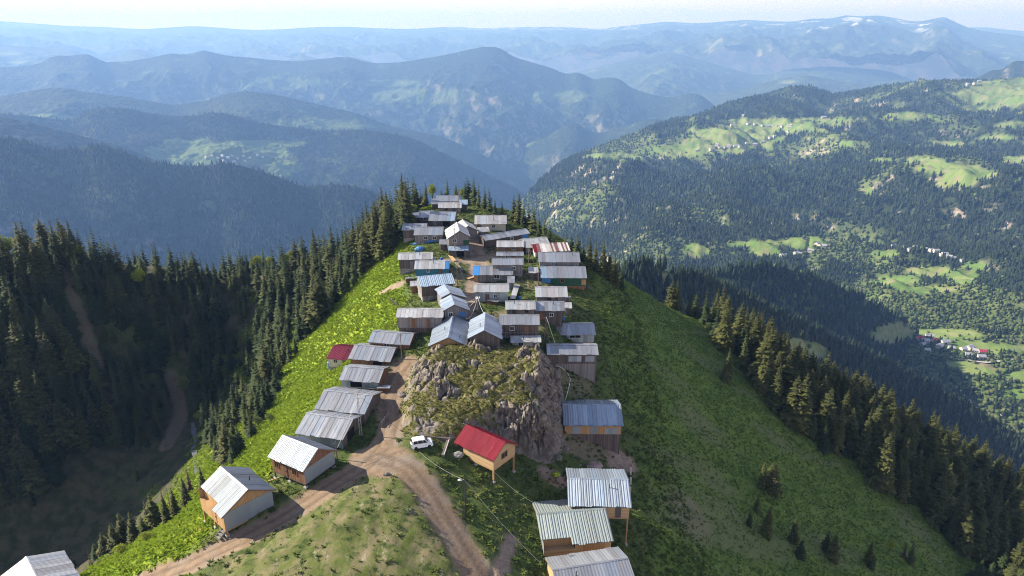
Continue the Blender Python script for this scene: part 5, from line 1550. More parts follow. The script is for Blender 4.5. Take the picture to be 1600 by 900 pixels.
front_cabin('cabin with red and white striped roof on the right edge of the village', *Z1(1022, 1238, 404, 458, 492), 10, roof='candy', wall='cream', seed=16, group=G, roof_split=(-4.0, ('red',)))
front_cabin('pale-roofed cabin right behind the dark green fronted cabin', *Z1(1050, 1300, 468, 532, 560), 0, wall='grey', seed=17, group=G)
front_cabin('cabin with dark green front wall on stone base at the right edge', *Z1(1064, 1340, 536, 611, 672), 0, wall='green', seed=18, group=G, base='brown', hw=2.3, roof_split=(-4.2, ('bluegrey',)),
            extras=[('panel', 'f', -.40, .1, 2.2, 1.9, 'blue'), (W_, 'f', -.03, 1.0, .8, .8, 'brown'), ('panel', 'f', .46, .3, 1.1, 1.4, 'newv')])
front_cabin('narrow roof showing behind the wide grey cabin in the middle of the village', *Z1(785, 950, 464, 488, 520), 0, wall='grey', seed=19, group=G)
front_cabin('wide grey cabin with pale roof in the middle of the village', *Z1(758, 950, 486, 530, 612), 0, wall='grey', seed=20, group=G, extras=[(W_, 'f', .2, 1.2, .8, .8, 'white'), (D_, 'f', -.2, .1, .9, 1.9, 'grey')])
front_cabin('cabin with blue left roof end and orange side beside the village path', *Z1(640, 882, 532, 592, 642), 0, wall='grey', seed=21, group=G, roof_split=(-3.4, ('tarp',)), extras=[('panel', 'f', -.45, .1, 1.0, 1.9, 'newv'), (W_, 'f', .1, 1.0, 1.2, .8, 'white')])
front_cabin('cabin clad in grey sheet metal right of the wire-hung pole', *Z1(645, 858, 645, 698, 770), 0, roof='white', wall='sheet', seed=22, group=G, base='dark')
# --- left row of the village
front_cabin('small cabin with rust-edged white roof at the left rim above the green slope', *Z1(176, 383, 452, 496, 572), 3, roof='white', wall='dark', seed=23, group=G)
front_cabin('narrow white roof between the rust-edged cabin and the teal-fronted one', *Z1(250, 402, 492, 518, 560), 2, roof='white', wall='grey', seed=24, group=G)
front_cabin('teal-fronted cabin with patched pale roof on the left rim', *Z1(276, 485, 518, 572, 604), 2, roof='white', wall='teal', seed=25, group=G, roof_split=(3.2, 'tarp'))
front_cabin('blue-grey striped roof cabin with pale left gable on the left rim', *Z1(318, 518, 588, 656, 745), 17, roof='bluegrey', wall='dark', gable='grey', seed=26, group=G, rib=CORR, extras=[(D_, 'f', -.2, .1, 1.0, 1.9, 'dark')])
front_cabin('little lean-to against the left gable of the striped blue-grey cabin', *Z1(248, 305, 640, 668, 712), 8, roof='white', wall='brown', mono=True, seed=27, group=G)
ridge_cabin('upper of two small gable cabins beside the wire-hung pole', z1(494, 712), z1(455, 657), z1(427, 738), z1(590, 722), 4.4, 3.2, roof='bluezinc', wall='grey', seed=28, group=G)
ridge_cabin('lower of two small gable cabins with a blue panel beside the wire-hung pole', z1(520, 784), z1(497, 722), z1(440, 803), z1(612, 800), 4.6, 3.2, roof='bluezinc', wall='grey', seed=29, group=G, extras=[('panel', 'r', .25, .8, 1.4, 1.2, 'blue'), (W_, 'r', -.25, 1.2, .8, .8, 'white')])
front_cabin('long weathered plank cabin on the green slope left of the rock', *Z2(168, 450, 198, 255, 366), 0, roof='white', wall='grey', seed=30, group=G, base='dark', extras=[(D_, 'f', -.15, .1, .9, 1.9, 'brown'), (D_, 'f', .18, .3, .7, 1.6, 'brown')])
ridge_cabin('bright gable roof cabin right behind the rock, left of the dark gable cabin', z2(480, 390), z2(511, 250), z2(365, 410), z2(597, 436), 4.4, 2.6, roof='bluezinc', wall='newv', seed=31, group=G, extras=[('chimney', .1, -.3), ('chimney', .35, .6)])
ridge_cabin('dark plank gable cabin right behind the people on the rock', z2(705, 345), z2(712, 232), z2(604, 380), z2(817, 392), 6.6, 4.8, roof='bluezinc', wall='dark', seed=32, group=G, floor_h=.4, extras=[('chimney', .2, -.3), (D_, 'r', .1, .2, 1.0, 2.0, 'dark')])
front_cabin('small pale roof behind the cabin with the balcony', *Z2(842, 1023, 180, 234, 262), 0, roof='white', wall='grey', seed=33, group=G)
front_cabin('dark plank cabin with a balcony right of the dark gable cabin', *Z2(806, 1048, 240, 301, 405), 0, roof='zinc', wall='dark', seed=34, group=G, base='dark', extras=[('balcony', .8, 0.0), (W_, 'f', -.2, 1.1, .8, .8, 'white'), (D_, 'f', .2, .05, .9, 1.9, 'brown')])
front_cabin('low white-roofed annex between the rock top and the balcony cabin', *Z2(875, 1058, 412, 443, 470), 1, roof='white', wall='cream', mono=True, seed=35, group=G)
front_cabin('white-roofed cabin just behind the brown plank cabin on the right side', *Z2(1030, 1223, 86, 153, 182), 0, roof='white', wall='grey', seed=36, group=G)
front_cabin('brown plank cabin with grey roof behind the two-legged pole', *Z2(1004, 1202, 154, 214, 296), -2, wall='dark', gable='brown', seed=37, group=G, base='dark')
front_cabin('grey cabin with long window on the right rim above the stilted one', *Z2(1150, 1396, 292, 366, 420), 1, wall='sheet', seed=38, group=G, extras=[(W_, 'f', .0, 1.1, 2.4, .6, 'white'), ('chimney', -.2, -.5)])
front_cabin('long cabin on a high plank base at the right end behind the rock', *Z2(1102, 1408, 424, 488, 612), 0, wall='dark', seed=39, group=G, base='grey', hw=2.3, extras=[('panel', 'f', .05, .5, 2.6, 1.2, 'sheet'), ('panel', 'f', .36, .5, 1.8, 1.2, 'sheet')])
# --- left row along the track
front_cabin('upper grey roof cabin beside the rock at the top of the dirt track', *Z3(1268, 1525, 92, 168, 198), -9, wall='brown', seed=40, group=G)
front_cabin('maroon-roofed cabin on the left slope with a blue barrel beneath its eave', *Z3(1010, 1150, 154, 238, 296), -11, roof='maroon', wall='cream', seed=41, group=G, rib=FINE, ovx=.15)
front_cabin('grey roof cabin joined to the maroon roof, blue sheet on its right end', *Z3(1145, 1405, 164, 256, 302), -10, wall='brown', seed=42, group=G, extras=[('panel', 'r', .1, .1, 3.2, 2.0, 'tarp'), ('open', 'f', .2, .3, 2.0, 1.4, 'open')])
front_cabin('grey roof cabin with woodpile shelf below the maroon-roofed one', *Z3(1088, 1335, 284, 374, 436), -8, wall='sheet', gable='brown', seed=43, group=G, extras=[('open', 'f', -.1, .4, 2.2, 1.3, 'open'), ('balcony', 1.0, .0)])
front_cabin('long-roofed cabin on the track beside the lattice pole', *Z3(935, 1250, 438, 560, 628), -12, wall='dark', gable='dark', seed=44, group=G, base='grey')
front_cabin('grey roof cabin with a brown patch, third up from the bottom of the left row', *Z3(812, 1118, 588, 722, 786), -14, wall='sheet', gable='dark', seed=45, group=G, extras=[('open', 'r', -.1, .1, 2.5, 1.8, 'open')])
ridge_cabin('stilted brown cabin with ribbed zinc gable roof, second in the left row', z4(890, 213), z4(697, 138), z4(795, 336), z4(990, 214), 5.1, 2.9, roof='corrdark', wall='brown', seed=46, group=G, rib=FINE, stilts=True, floor_h=.5,
            extras=[('panel', 'r', 0, .03, 'full', 1, 'sheet'), (D_, 'f', -.1, .1, .9, 1.9, 'brown'), (W_, 'f', .2, 1.0, .9, .8, 'brown'), (W_, 'f', -.35, 1.0, .8, .8, 'brown')])
ridge_cabin('large cabin with two-tone zinc gable roof lowest in the left row', z4(510, 434), z4(362, 308), z4(349, 568), z4(656, 432), 5.2, 3.0, roof='corrdark', wall='newv', seed=47, group=G, rib=FINE, stilts=True, floor_h=.35, Lmax=13, notch=(1.2, .9),
            extras=[('panel', 'r', 0, .03, 'full', 1, 'sheet'), ('steps', .42, 3), ('chimney', .1, .5), (D_, 'f', .1, .1, .9, 1.9, 'newv'), ('panel', 'f', .38, .1, 1.8, 2.0, 'newv')])
ridge_cabin('cabin at the bottom left corner with a white and grey gable roof', (68, 925), (40.5, 870), (-28, 945), (126, 905), 5.4, 3.4, roof='white', wall='cream', seed=48, group=G, rib=FINE)
# --- right row
front_cabin('cabin under the rock cliff with a half shaded blue-grey ribbed roof', 881, 970, 629, 663, 694, -1, roof='bluezinc', wall='newv', seed=50, group=G, rib=CORR, base='dark', hw=2.1,
            extras=[('panel', 'f', -.30, .1, 1.6, 1.5, 'sheet'), ('panel', 'f', .02, .05, 1.4, 1.9, 'sheet'), ('panel', 'f', .33, .1, 2.4, 1.2, 'sheet')])
front_cabin('cabin on tall stilts with ribbed roof half in shade on the right slope', 888, 981, 748, 791.5, 840, -2, roof='bluezinc', wall='new', seed=51, group=G, rib=CORR, stilts=True, hw=2.3, pitch=18)
front_cabin('cabin with notched green-grey ribbed roof and new board front', 848, 955, 797, 848, 878, 7, roof='greencorr', wall='new', gable='sheet', seed=52, group=G, rib=CORR, hw=2.3, notch=(-.4, 1.1), extras=[('panel', 'f', .25, .05, 3.2, 2.1, 'newv')], base='dark')
front_cabin('pale grey seamed roof cabin at the bottom edge of the right row', 874, 992, 881, 925, 960, 12, roof='zinc', wall='new', seed=53, group=G, rib=(.45, .03), hw=2.4)
RED = ridge_cabin('new board cabin on stilts with bright red ribbed gable roof', z5(610, 228), z5(412, 140), z5(545, 324), z5(672, 236), 6.9, 4.9, roof='red', wall='new', seed=54, group=G, rib=(.25, .022), stilts=True, floor_h=2.95, Lmax=11,
                  extras=[(W_, 'r', .0, 1.0, 1.3, .9, 'brown'), ('open', 'f', -.42, .05, 1.3, 2.0, 'open')])

front_cabin('blue-grey shed roof right of the topmost pale roofs', *Z1(548, 602, 138, 165, 192), 2, roof='bluegrey', wall='dark', mono=True, seed=60, group=G)
front_cabin('small white shed roof left of the long skewed cabin', *Z1(672, 738, 312, 338, 366), 14, roof='white', wall='grey', mono=True, seed=61, group=G)
front_cabin('small grey shed right of the sheet-clad cabin', *Z1(852, 896, 604, 640, 690), 0, wall='grey', mono=True, seed=62, group=G)
front_cabin('little shed between the long plank cabin and the lower small gable cabin', *Z2(446, 502, 206, 236, 270), 0, roof='bluegrey', wall='brown', mono=True, seed=63, group=G)
front_cabin('small dark shed behind the pole left of the dark green fronted cabin', *Z1(985, 1044, 560, 592, 628), 3, roof='white', wall='dark', mono=True, seed=64, group=G)
front_cabin('low shed at the right side of the brown plank cabin with grey roof', *Z2(1205, 1252, 188, 214, 250), 0, roof='white', wall='grey', mono=True, seed=66, group=G)
front_cabin('brown shed joined to the left of the topmost grey cabins among the lime trees', *Z1(250, 306, 214, 246, 276), 5, roof='zinc', wall='brown', mono=True, seed=67, group=G)
# ------------------------------------------------------------------ poles and wires
def top_height(p, py):
    """Height above p at which a vertical post reaches photo row py."""
    lo, hi = 0.0, 25.0
    for _ in range(40):
        m = (lo + hi) / 2
        if proj(p[0], p[1], p[2] + m)[1] > py: lo = m
        else: hi = m
    return lo


POLE = {}
M_polewood = bark_mat('pole_wood', (0.20, 0.16, 0.13))
for key, bx, by, ty, style, lab in [
        ('lamp', 727.5, 808, 750, 'lamp', 'dark pole with a street lamp head in the grass below the red-roofed cabin'),
        ('lattice', 564, 681, 615, 'lattice', 'pale lattice pole with cross arms beside the long-roofed cabin'),
        ('rocktop', 628, 562, 521, 'plain', 'thin wooden pole between the rock and the grey roofs at the top of the track'),
        ('hub', 747, 491, 464, 'hub', 'pole with a tangle of wires in the middle of the village'),
        ('legs', 853, 536, 495, 'legs', 'two-legged wooden pole right of the balcony cabin'),
        ('upper', 711, 400, 356, 'plain', 'wooden pole in front of the tall grey gable cabin'),
        ('white', 771, 358, 334, 'plain', 'thin pole in front of the bright white-roofed cabin'),
        ('right', 826, 421, 389, 'plain', 'wooden pole left of the dark green fronted cabin'),
        ('path', 715, 447, 412, 'plain', 'wooden pole beside the striped blue-grey roof'),
        ('top', 717.5, 337, 296, 'plain', 'pole rising at the right end of the topmost roofs'),
        ('edge', 841, 450, 424, 'plain', 'short pole between the village houses left of the green fronted cabin'),
        ('low', 527, 718, 690, 'plain', 'short post at the right corner of the stilted brown cabin')]:
    p = hit(bx, by); h = top_height(p, ty)
    e = empty('utility_pole', (p[0], p[1], p[2] - .3)); tag(e, lab, 'utility pole', 'utility poles of the village')
    mb = MB()
    if style == 'lattice':
        for s in (-1, 1): mb.bar((s * .22, 0, 0), (s * .07, 0, h + .3), .07, .07)
        for k in range(12):
            z0, z1 = (h * k / 12 + .3), h * (k + 1) / 12 + .3; w0, w1 = .22 - .15 * k / 12, .22 - .15 * (k + 1) / 12
            mb.bar(((-1) ** k * w0, 0, z0), (-(-1) ** k * w1, 0, z1), .035, .035)
        mb.build('pole', M_concrete, e)
        for z, w in ((h - .1, .9), (h - .8, .7)): mb = MB(); mb.bar((-w, -.06, z + .3), (w, -.06, z + .3), .07, .07); mb.build('cross_arm', M_concrete, e)
    elif style == 'legs':
        mb.tube([(-.55, 0, 0), (0, 0, h + .3)], [.11, .07], 7); mb.tube([(.55, 0, 0), (.02, 0, h * .93)], [.11, .07], 7); mb.build('pole', M_polewood, e)
        mb = MB(); mb.bar((-.6, .09, h), (.6, .09, h), .07, .08); mb.build('cross_arm', M_polewood, e)
    else:
        mb.tube([(0, 0, 0), (0, 0, h + .3)], [.11, .07], 8); mb.build('pole', M_iron if style == 'lamp' else M_polewood, e)
        if style == 'lamp':
            mb = MB(); mb.bar((0, 0, h + .2), (-.5, -.1, h + .35), .05); mb.build('lamp_arm', M_iron, e)
            mb = MB(); mb.tube([(-.35, -.07, h + .30), (-.65, -.13, h + .40), (-.95, -.19, h + .38)], [.07, .17, .08], 8); mb.build('lamp_head', M_whitepaint, e)
        else:
            mb = MB(); mb.bar((-.45, -.09, h), (.45, -.09, h), .06, .08); mb.build('cross_arm', M_polewood, e)
            if style == 'hub':
                for a in range(8): mb = MB(); mb.tube([(.42 * math.cos(a * .785), .42 * math.sin(a * .785), h + .1), (.42 * math.cos(a * .785), .42 * math.sin(a * .785), h + .32)], [.06, .05], 6); mb.build('insulator', M_whitepaint, e)
                mb = MB(); mb.tube([(.45 * math.cos(a * .524), .45 * math.sin(a * .524), h + .1) for a in range(13)], .05, 5); mb.build('ring', M_whitepaint, e)
    POLE[key] = Vector((p[0], p[1], p[2] + h))
M_wire = flat_mat('pale_cable', (0.50, 0.48, 0.45), .6); M_wire2 = flat_mat('dark_cable', (0.05, 0.05, 0.055), .6)


def P3(px, py, h=0.0): return Vector(hit(px, py, h=h))


for a, b, sag, r, mt, lab in [
        ('lamp', P3(845, 880, 3.0), .5, .013, M_wire, 'pale cable from the lamp pole down to the notched-roof cabin'),
        ('lamp', P3(655, 706, 1.0), .5, .011, M_wire, 'pale cable from the lamp pole across the grass towards the white van'),
        (P3(770, 735, 3.5), P3(838, 788, 3.2), .5, .012, M_wire, 'pale cable from the red-roofed cabin to the right row of cabins'),
        ('lattice', P3(527, 700, 3.0), .5, .03, M_wire, 'pale cable from the lattice pole down to the stilted brown cabin'),
        ('lattice', P3(640, 683, .8), .3, .02, M_wire2, 'dark cable from the lattice pole over the dirt track'),
        ('hub', P3(706, 480, 3.2), 1.6, .04, M_wire, 'slack cable from the wire-hung pole to the lower small gable cabin'),
        ('hub', P3(728, 498, 3.5), 1.4, .04, M_wire, 'slack cable from the wire-hung pole to the bright gable cabin'),
        ('hub', P3(758, 490, 4.5), .8, .04, M_wire, 'cable from the wire-hung pole to the dark plank gable cabin'),
        ('hub', 'path', .8, .02, M_wire2, 'dark cable between the wire-hung pole and the pole by the striped roof'),
        ('path', 'upper', .6, .03, M_wire2, 'dark cable between the two poles left of the village path'),
        ('hub', P3(690, 470, 3.0), 1.2, .03, M_wire, 'cable from the wire-hung pole over the village path to the left row'),
        ('legs', P3(880, 572, .1), .2, .05, M_wire, 'pale cable sloping from the two-legged pole to the stilted long cabin'),
        ('legs', P3(925, 552, 3.5), .5, .03, M_wire2, 'dark cable from the two-legged pole over the grey roofs on the right'),
        ('legs', P3(808, 488, 3.5), .5, .03, M_wire2, 'dark cable from the two-legged pole to the balcony cabin roof'),
        ('right', 'edge', .4, .03, M_wire2, 'dark cable between the poles left of the green fronted cabin'),
        ('upper', 'top', .8, .03, M_wire2, 'dark cable running up to the pole by the topmost roofs'),
        ('rocktop', 'lattice', 1.0, .03, M_wire2, 'dark cable along the dirt track between the lattice pole and the pole by the rock')]:
    A = POLE[a] if isinstance(a, str) else a; B = POLE[b] if isinstance(b, str) else b
    mb = MB(); mb.tube([A.lerp(B, k / 16) - Vector((0, 0, sag * 4 * (k / 16) * (1 - k / 16))) for k in range(17)], r, 5)
    tag(mb.build('cable', mt), lab, 'cable', 'cables of the village')
# white hose lying on the slope right of the outcrop
mb = MB(); q = [P3(*s, .08) for s in ((873, 572), (880, 576), (887, 584), (891, 593), (889, 604), (886, 616), (882, 628))]
mb.tube(q, .07, 5); tag(mb.build('hose', M_whitepaint), 'white hose curling down the slope between the rock and the blue-shaded cabin', 'hose')

# ------------------------------------------------------------------ the parked van
def make_van():
    p = hit(657, 700)
    e = empty('van', (p[0] + .2, p[1] + .4, p[2] + .02), R(17)); e.scale = (.80, .86, .86); tag(e, 'white van parked on the grass beside the dirt track', 'van')
    paint = flat_mat('van_paint', (0.78, 0.78, 0.77), .25, .5, 0, .04)
    prof = [(-2.15, .38), (-2.18, .95), (-2.05, 1.25), (-1.88, 1.78), (-1.55, 1.90), (.25, 1.90), (.55, 1.84), (1.22, 1.22), (1.95, 1.05), (2.13, .85), (2.15, .42), (1.8, .33), (-1.9, .33)]
    V, F = [], []; n = len(prof)
    rings = [(-.86, .97), (-.90, 1.0), (.90, 1.0), (.86, .97)]
    for yy, sc in rings:
        for (px, pz) in prof:
            inset = .80 if pz > 1.5 else (.90 if pz > 1.2 else 1.0)
            V.append((px * (sc if abs(px) > 1.5 else 1), yy * inset, .33 + (pz - .33) * sc))
    for k in range(3):
        for i in range(n): F.append((k * n + i, k * n + (i + 1) % n, (k + 1) * n + (i + 1) % n, (k + 1) * n + i))
    F.append(tuple(range(n))); F.append(tuple(3 * n + i for i in reversed(range(n))))
    me = bpy.data.meshes.new('body'); me.from_pydata(V, [], [f[::-1] for f in F]); me.materials.append(paint)
    bm = bmesh.new(); bm.from_mesh(me); bmesh.ops.recalc_face_normals(bm, faces=bm.faces); bmesh.ops.bevel(bm, geom=[ed for ed in bm.edges if ed.calc_face_angle(0) > .5], offset=.05, segments=2, affect='EDGES'); bm.to_mesh(me); bm.free()
    link('body', me, e)
    for s in (-1, 1):
        for x0, x1, xt0, xt1 in ((-1.78, -.95, -1.68, -.95), (-.85, .05, -.85, .05), (.15, 1.02, .15, .52)):
            mb = MB(); a = [(x0, s * .855, 1.22), (x1, s * .855, 1.22), (xt1, s * .752, 1.74), (xt0, s * .752, 1.74)]
            mb.poly(*(a if s < 0 else a[::-1])); b = [(x, y - s * .02, z) for x, y, z in a]; mb.poly(*(b[::-1] if s < 0 else b)); mb.build('window', M_glass, e)
        for xx in (-1.35, 1.35):
            mb = MB(); mb.tube([(xx, s * .70, .33), (xx, s * .92, .33)], .33, 18); w = mb.build('wheel', M_black, e)
            mb = MB(); mb.tube([(xx, s * .90, .33), (xx, s * .935, .33)], .2, 14); mb.build('rim', M_iron, w)
        mb = MB(); mb.box(2.10, 2.17, s * .62 - .16, s * .62 + .16, .72, .9); mb.build('headlight', M_glass, e)
        mb = MB(); mb.box(-2.22, -2.13, s * .74 - .08, s * .74 + .08, .85, 1.25); mb.build('tail_light', M_red, e)
    mb = MB(); mb.poly((-2.10, -.72, 1.28), (-2.10, .72, 1.28), (-1.93, .66, 1.72), (-1.93, -.66, 1.72)); mb.poly((-2.08, -.72, 1.28), (-1.91, -.66, 1.72), (-1.91, .66, 1.72), (-2.08, .72, 1.28)); mb.build('rear_window', M_glass, e)
    mb = MB(); mb.poly((1.20, -.72, 1.28), (.62, -.66, 1.80), (.62, .66, 1.80), (1.20, .72, 1.28)); mb.build('windscreen', M_glass, e)
    mb = MB(); mb.box(-2.26, -2.12, -.85, .85, .38, .56); mb.build('bumper', M_iron, e); mb = MB(); mb.box(2.10, 2.24, -.85, .85, .38, .58); mb.build('bumper', M_iron, e)


make_van()

# ------------------------------------------------------------------ people on the rock
def make_person(x, y, z, yaw, h, coat, trousers, label, step=.1):
    joints = [(0, 0, .53), (0, 0, .66), (0, 0, .79), (0, 0, .85), (0, .01, .93), (.055, 0, .52), (.065, step * .5, .29), (.065, step, .035), (.065, step + .07, .015), (-.055, 0, .52), (-.065, -step * .3, .29), (-.065, -step, .035), (-.065, -step + .07, .015),
              (.105, 0, .80), (.135, -.02, .65), (.13, .06, .52), (-.105, 0, .80), (-.135, -.02, .65), (-.13, .05, .52)]
    edges = [(0, 1), (1, 2), (2, 3), (3, 4), (0, 5), (5, 6), (6, 7), (7, 8), (0, 9), (9, 10), (10, 11), (11, 12), (2, 13), (13, 14), (14, 15), (2, 16), (16, 17), (17, 18)]
    rad = [.075, .07, .08, .032, .052, .05, .036, .024, .022, .05, .036, .024, .022, .04, .028, .02, .04, .028, .02]
    me = bpy.data.meshes.new('skeleton'); me.from_pydata(joints, edges, []); o = bpy.data.objects.new('skeleton', me); COL.objects.link(o)
    sk = o.modifiers.new('skin', 'SKIN'); sb = o.modifiers.new('sub', 'SUBSURF'); sb.levels = 1
    for v, r_ in zip(me.skin_vertices[0].data, rad): v.radius = (r_, r_)
    me.skin_vertices[0].data[0].use_root = True
    dg = bpy.context.evaluated_depsgraph_get(); m2 = bpy.data.meshes.new_from_object(o.evaluated_get(dg))
    bpy.data.objects.remove(o); m2.materials.clear()
    for c in (coat, trousers, (0.42, 0.26, 0.19)): m2.materials.append(flat_mat('cloth', c, .85))
    for f in m2.polygons: f.material_index = 2 if f.center.z > .86 else (0 if f.center.z > .50 else 1)
    m2.name = 'person'
    p = link('person', m2); p.location = (x, y, z); p.rotation_euler = (0, 0, yaw); p.scale = (h, h, h); tag(p, label, 'person')
    mb = MB(); mb.tube([(0, -.012, .915), (0, -.012, .95), (0, -.005, .985)], [.056, .056, .03], 10); hd = mb.build('hair', flat_mat('dark_hair', (.02, .016, .013)), p)


def on_rock(px, py):
    a, b, c = ray(px, py)
    for t in np.arange(80, 180, .1):
        if CAM_Z + c * t < solid(a * t, b * t): break
    return a * t, b * t, CAM_Z + c * t


for px, py, yaw, h, c1, c2, lab, st in [(741, 549, 2.8, 1.76, (.02, .022, .03), (.02, .025, .04), 'person in dark clothes standing on the rock, the left one of the group', .06),
                                        (747, 550, -2.2, 1.70, (.10, .03, .03), (.03, .03, .035), 'person in a dark red top standing in the middle of the group on the rock', .1),
                                        (751, 550, 2.2, 1.62, (.03, .03, .035), (.05, .05, .06), 'person in dark jacket at the right of the group on the rock', .05)]:
    x, y, z = on_rock(px, py); print('person', x, y, z, proj(x, y, z)); make_person(x, y, z - .03, yaw, h, c1, c2, lab, st)

# ------------------------------------------------------------------ loose things about the cabins
def beam(px0, py0, px1, py1, w, hgt, mat, name, label, cat, lift=.15):
    A, B = P3(px0, py0), P3(px1, py1); A.z += lift; B.z += lift
    mb = MB(); mb.bar(A, B, w, hgt); o = mb.build(name, mat); tag(o, label, cat); return o


beam(652, 684, 702, 690, .5, .8, M_wood_dark, 'timber_stack', 'dark long timber stack behind the white van', 'timber stack', .3)
beam(701, 689, 692, 715, .5, .5, M_wood_dark, 'timber_beam', 'dark timber lying on the slope left of the red-roofed cabin', 'timber', .25)
beam(703, 689, 694, 716, .12, .2, M_concrete, 'plank', 'pale plank along the dark timber left of the red-roofed cabin', 'plank', .6)
beam(703, 400, 711, 409, .9, .12, M_wood_new, 'plank', 'pale boards lying on the path below the tall grey gable cabin', 'plank', .2)
beam(713, 412, 722, 424, .6, .3, M_wood_grey, 'plank', 'grey beam lying beside the village path', 'plank', .2)
beam(730, 436, 745, 431, 1.2, .12, M_wood_new, 'plank', 'yellowish boards on the path beside the blue-ended roof', 'plank', .15)
beam(801, 470, 808, 448, 1.3, .10, M_zinc_white, 'roofing_sheet', 'pale roofing sheet leaning right of the sheet-clad cabin', 'roofing sheet', .5)
beam(645, 383, 672, 380, 1.2, .5, M_tarp, 'tarp', 'long blue tarp over a heap below the blue-striped cabin', 'tarp', .2)
beam(310, 826, 322, 830, .5, .12, M_wood_new, 'plank', 'pale planks dropped by the lowest cabin of the left row', 'plank', .15)
beam(452, 742, 505, 727, .7, .5, M_stonewall, 'stone_heap', 'heap of stones along the foot of the stilted brown cabin', 'stones', .15)
beam(420, 757, 438, 751, .12, .12, M_wood_new, 'pole', 'pale rail across the stilts of the brown cabin', 'pole', .6)
for px, py, h, lab in [(985, 742, 1.5, 'upper of three pale fence posts right of the half shaded ribbed roof'), (985, 757, 1.5, 'middle of three pale fence posts right of the half shaded ribbed roof'), (984, 772, 1.5, 'lowest of three pale fence posts right of the half shaded ribbed roof')]:
    p = P3(px, py); mb = MB(); mb.box(p.x - .16, p.x + .16, p.y - .13, p.y + .13, p.z - .3, p.z + h); tag(mb.build('fence_post', M_concrete), lab, 'fence post', 'fence posts on the right slope')


def heap(px, py, rx, ry, h, mat, name, label, cat, seed):
    p = P3(px, py); r = np.random.default_rng(seed); bm = bmesh.new(); bmesh.ops.create_icosphere(bm, subdivisions=3, radius=1)
    for v in bm.verts:
        c = v.co; k = 1 + .3 * float(fbm(np.array(c.x * 1.5 + seed), np.array(c.y * 1.5 + c.z), seed, 3)); v.co = Vector((c.x * k * rx, c.y * k * ry, c.z * k * h))
    me = bpy.data.meshes.new(name); bm.to_mesh(me); bm.free(); me.materials.append(mat); o = link(name, me); o.location = (p.x, p.y, p.z + h * .3); tag(o, label, cat); return o


heap(944, 688, 1.5, 1.1, .9, M_tarp, 'tarp', 'crumpled blue tarp bundle in front of the cabin under the rock cliff', 'tarp', 3)
heap(656, 392, 1.4, 1.0, 1.0, M_tarp, 'tarp', 'bright blue covered heap at the left rim of the village', 'tarp', 5)
heap(928, 728, 1.6, 1.2, .4, flat_mat('dry_brush', (.30, .22, .19), .95, .1, 0, .5), 'brush_pile', 'pile of pale dry brush on the bare patch below the cliff cabin', 'brush pile', 7)
heap(715, 712, 1.0, .7, .5, M_stonewall, 'rubble_heap', 'grey rubble heap under the left end of the red-roofed cabin', 'rubble', 8)
p = P3(516, 575); mb = MB(); mb.tube([(p.x, p.y, p.z), (p.x, p.y, p.z + .5), (p.x, p.y, p.z + 1.1), (p.x, p.y, p.z + 1.5), (p.x, p.y, p.z + 1.6)], [.55, .6, .62, .58, .4], 14)
tag(mb.build('water_barrel', M_tarp, None, False), 'blue water barrel under the eave of the maroon-roofed cabin', 'barrel')
for k, (px, py) in enumerate([(906, 702), (907, 708), (905, 714), (908, 720), (906, 727), (908, 734), (906, 740)]):
    p = P3(px, py); o = link('stepping_stone', BLD[k % 4]); o.location = p; o.scale = (.35, .3, .25); o.rotation_euler = (0, 0, k); tag(o, 'pale stone in the line of stones down the bare slope under the cliff cabin', 'stone', 'line of pale stones under the cliff cabin')

# ------------------------------------------------------------------ far villages
def far_hit(grid, px, py):
    X, Y, Z = grid
    if not hasattr(far_hit, 'c'): far_hit.c = {}
    k = id(X)
    if k not in far_hit.c: far_hit.c[k] = proj(X, Y, Z)
    gx_, gy2 = far_hit.c[k]
    d = (gx_ - px) ** 2 + (gy2 - py) ** 2
    # nearest sheet of the surface that shows there
    i = np.argmin(np.where(d < d.min() + 4, np.hypot(X, Y), 1e9)); i = np.unravel_index(i, X.shape)
    return X[i], Y[i], Z[i]


M_farwall = flat_mat('far_wall', (.52, .47, .42), .9); M_farroof = flat_mat('far_roof', (.36, .36, .38), .5, .4, .2); M_farred = flat_mat('far_red_roof', (.33, .03, .06), .6)


def house_meshes(nm, L, W, h):
    mb = MB(); w, l = W / 2, L / 2; r = h + W * .3
    mb.poly((-l, -w, -2), (l, -w, -2), (l, -w, h), (-l, -w, h)); mb.poly((l, w, -2), (-l, w, -2), (-l, w, h), (l, w, h))
    mb.poly((-l, w, -2), (-l, -w, -2), (-l, -w, h), (-l, 0, r), (-l, w, h)); mb.poly((l, -w, -2), (l, w, -2), (l, w, h), (l, 0, r), (l, -w, h))
    mw = bpy.data.meshes.new('wall'); mw.from_pydata(mb.v, [], mb.f); mw.materials.append(M_farwall)
    out = [mw]
    for mt in (M_farroof, M_farred):
        mb = MB()
        for s in (-1, 1):
            a = [(-l - .5, 0, r + .3), (l + .5, 0, r + .3), (l + .5, s * (w + .7), h - .12), (-l - .5, s * (w + .7), h - .12)]
            b = [(x, y, z - .25) for x, y, z in a]
            mb.poly(*(a if s > 0 else a[::-1])); mb.poly(*(b[::-1] if s > 0 else b)); mb.poly(a[2], a[3], b[3], b[2]); mb.poly(a[1], a[2], b[2], b[1]); mb.poly(a[3], a[0], b[0], b[3])
        mr = bpy.data.meshes.new('roof'); mr.from_pydata(mb.v, [], mb.f); mr.materials.append(mt); out.append(mr)
    mb = MB()
    mb.box(-.6, .6, -w - .06, -w - .005, 1.0, 2.3)
    mwi = bpy.data.meshes.new('window'); mwi.from_pydata(mb.v, [], mb.f); mwi.materials.append(M_glass); out.append(mwi)
    return out


HM = [house_meshes('a', 12, 9, 5), house_meshes('b', 9, 8, 4), house_meshes('c', 15, 9, 6)]


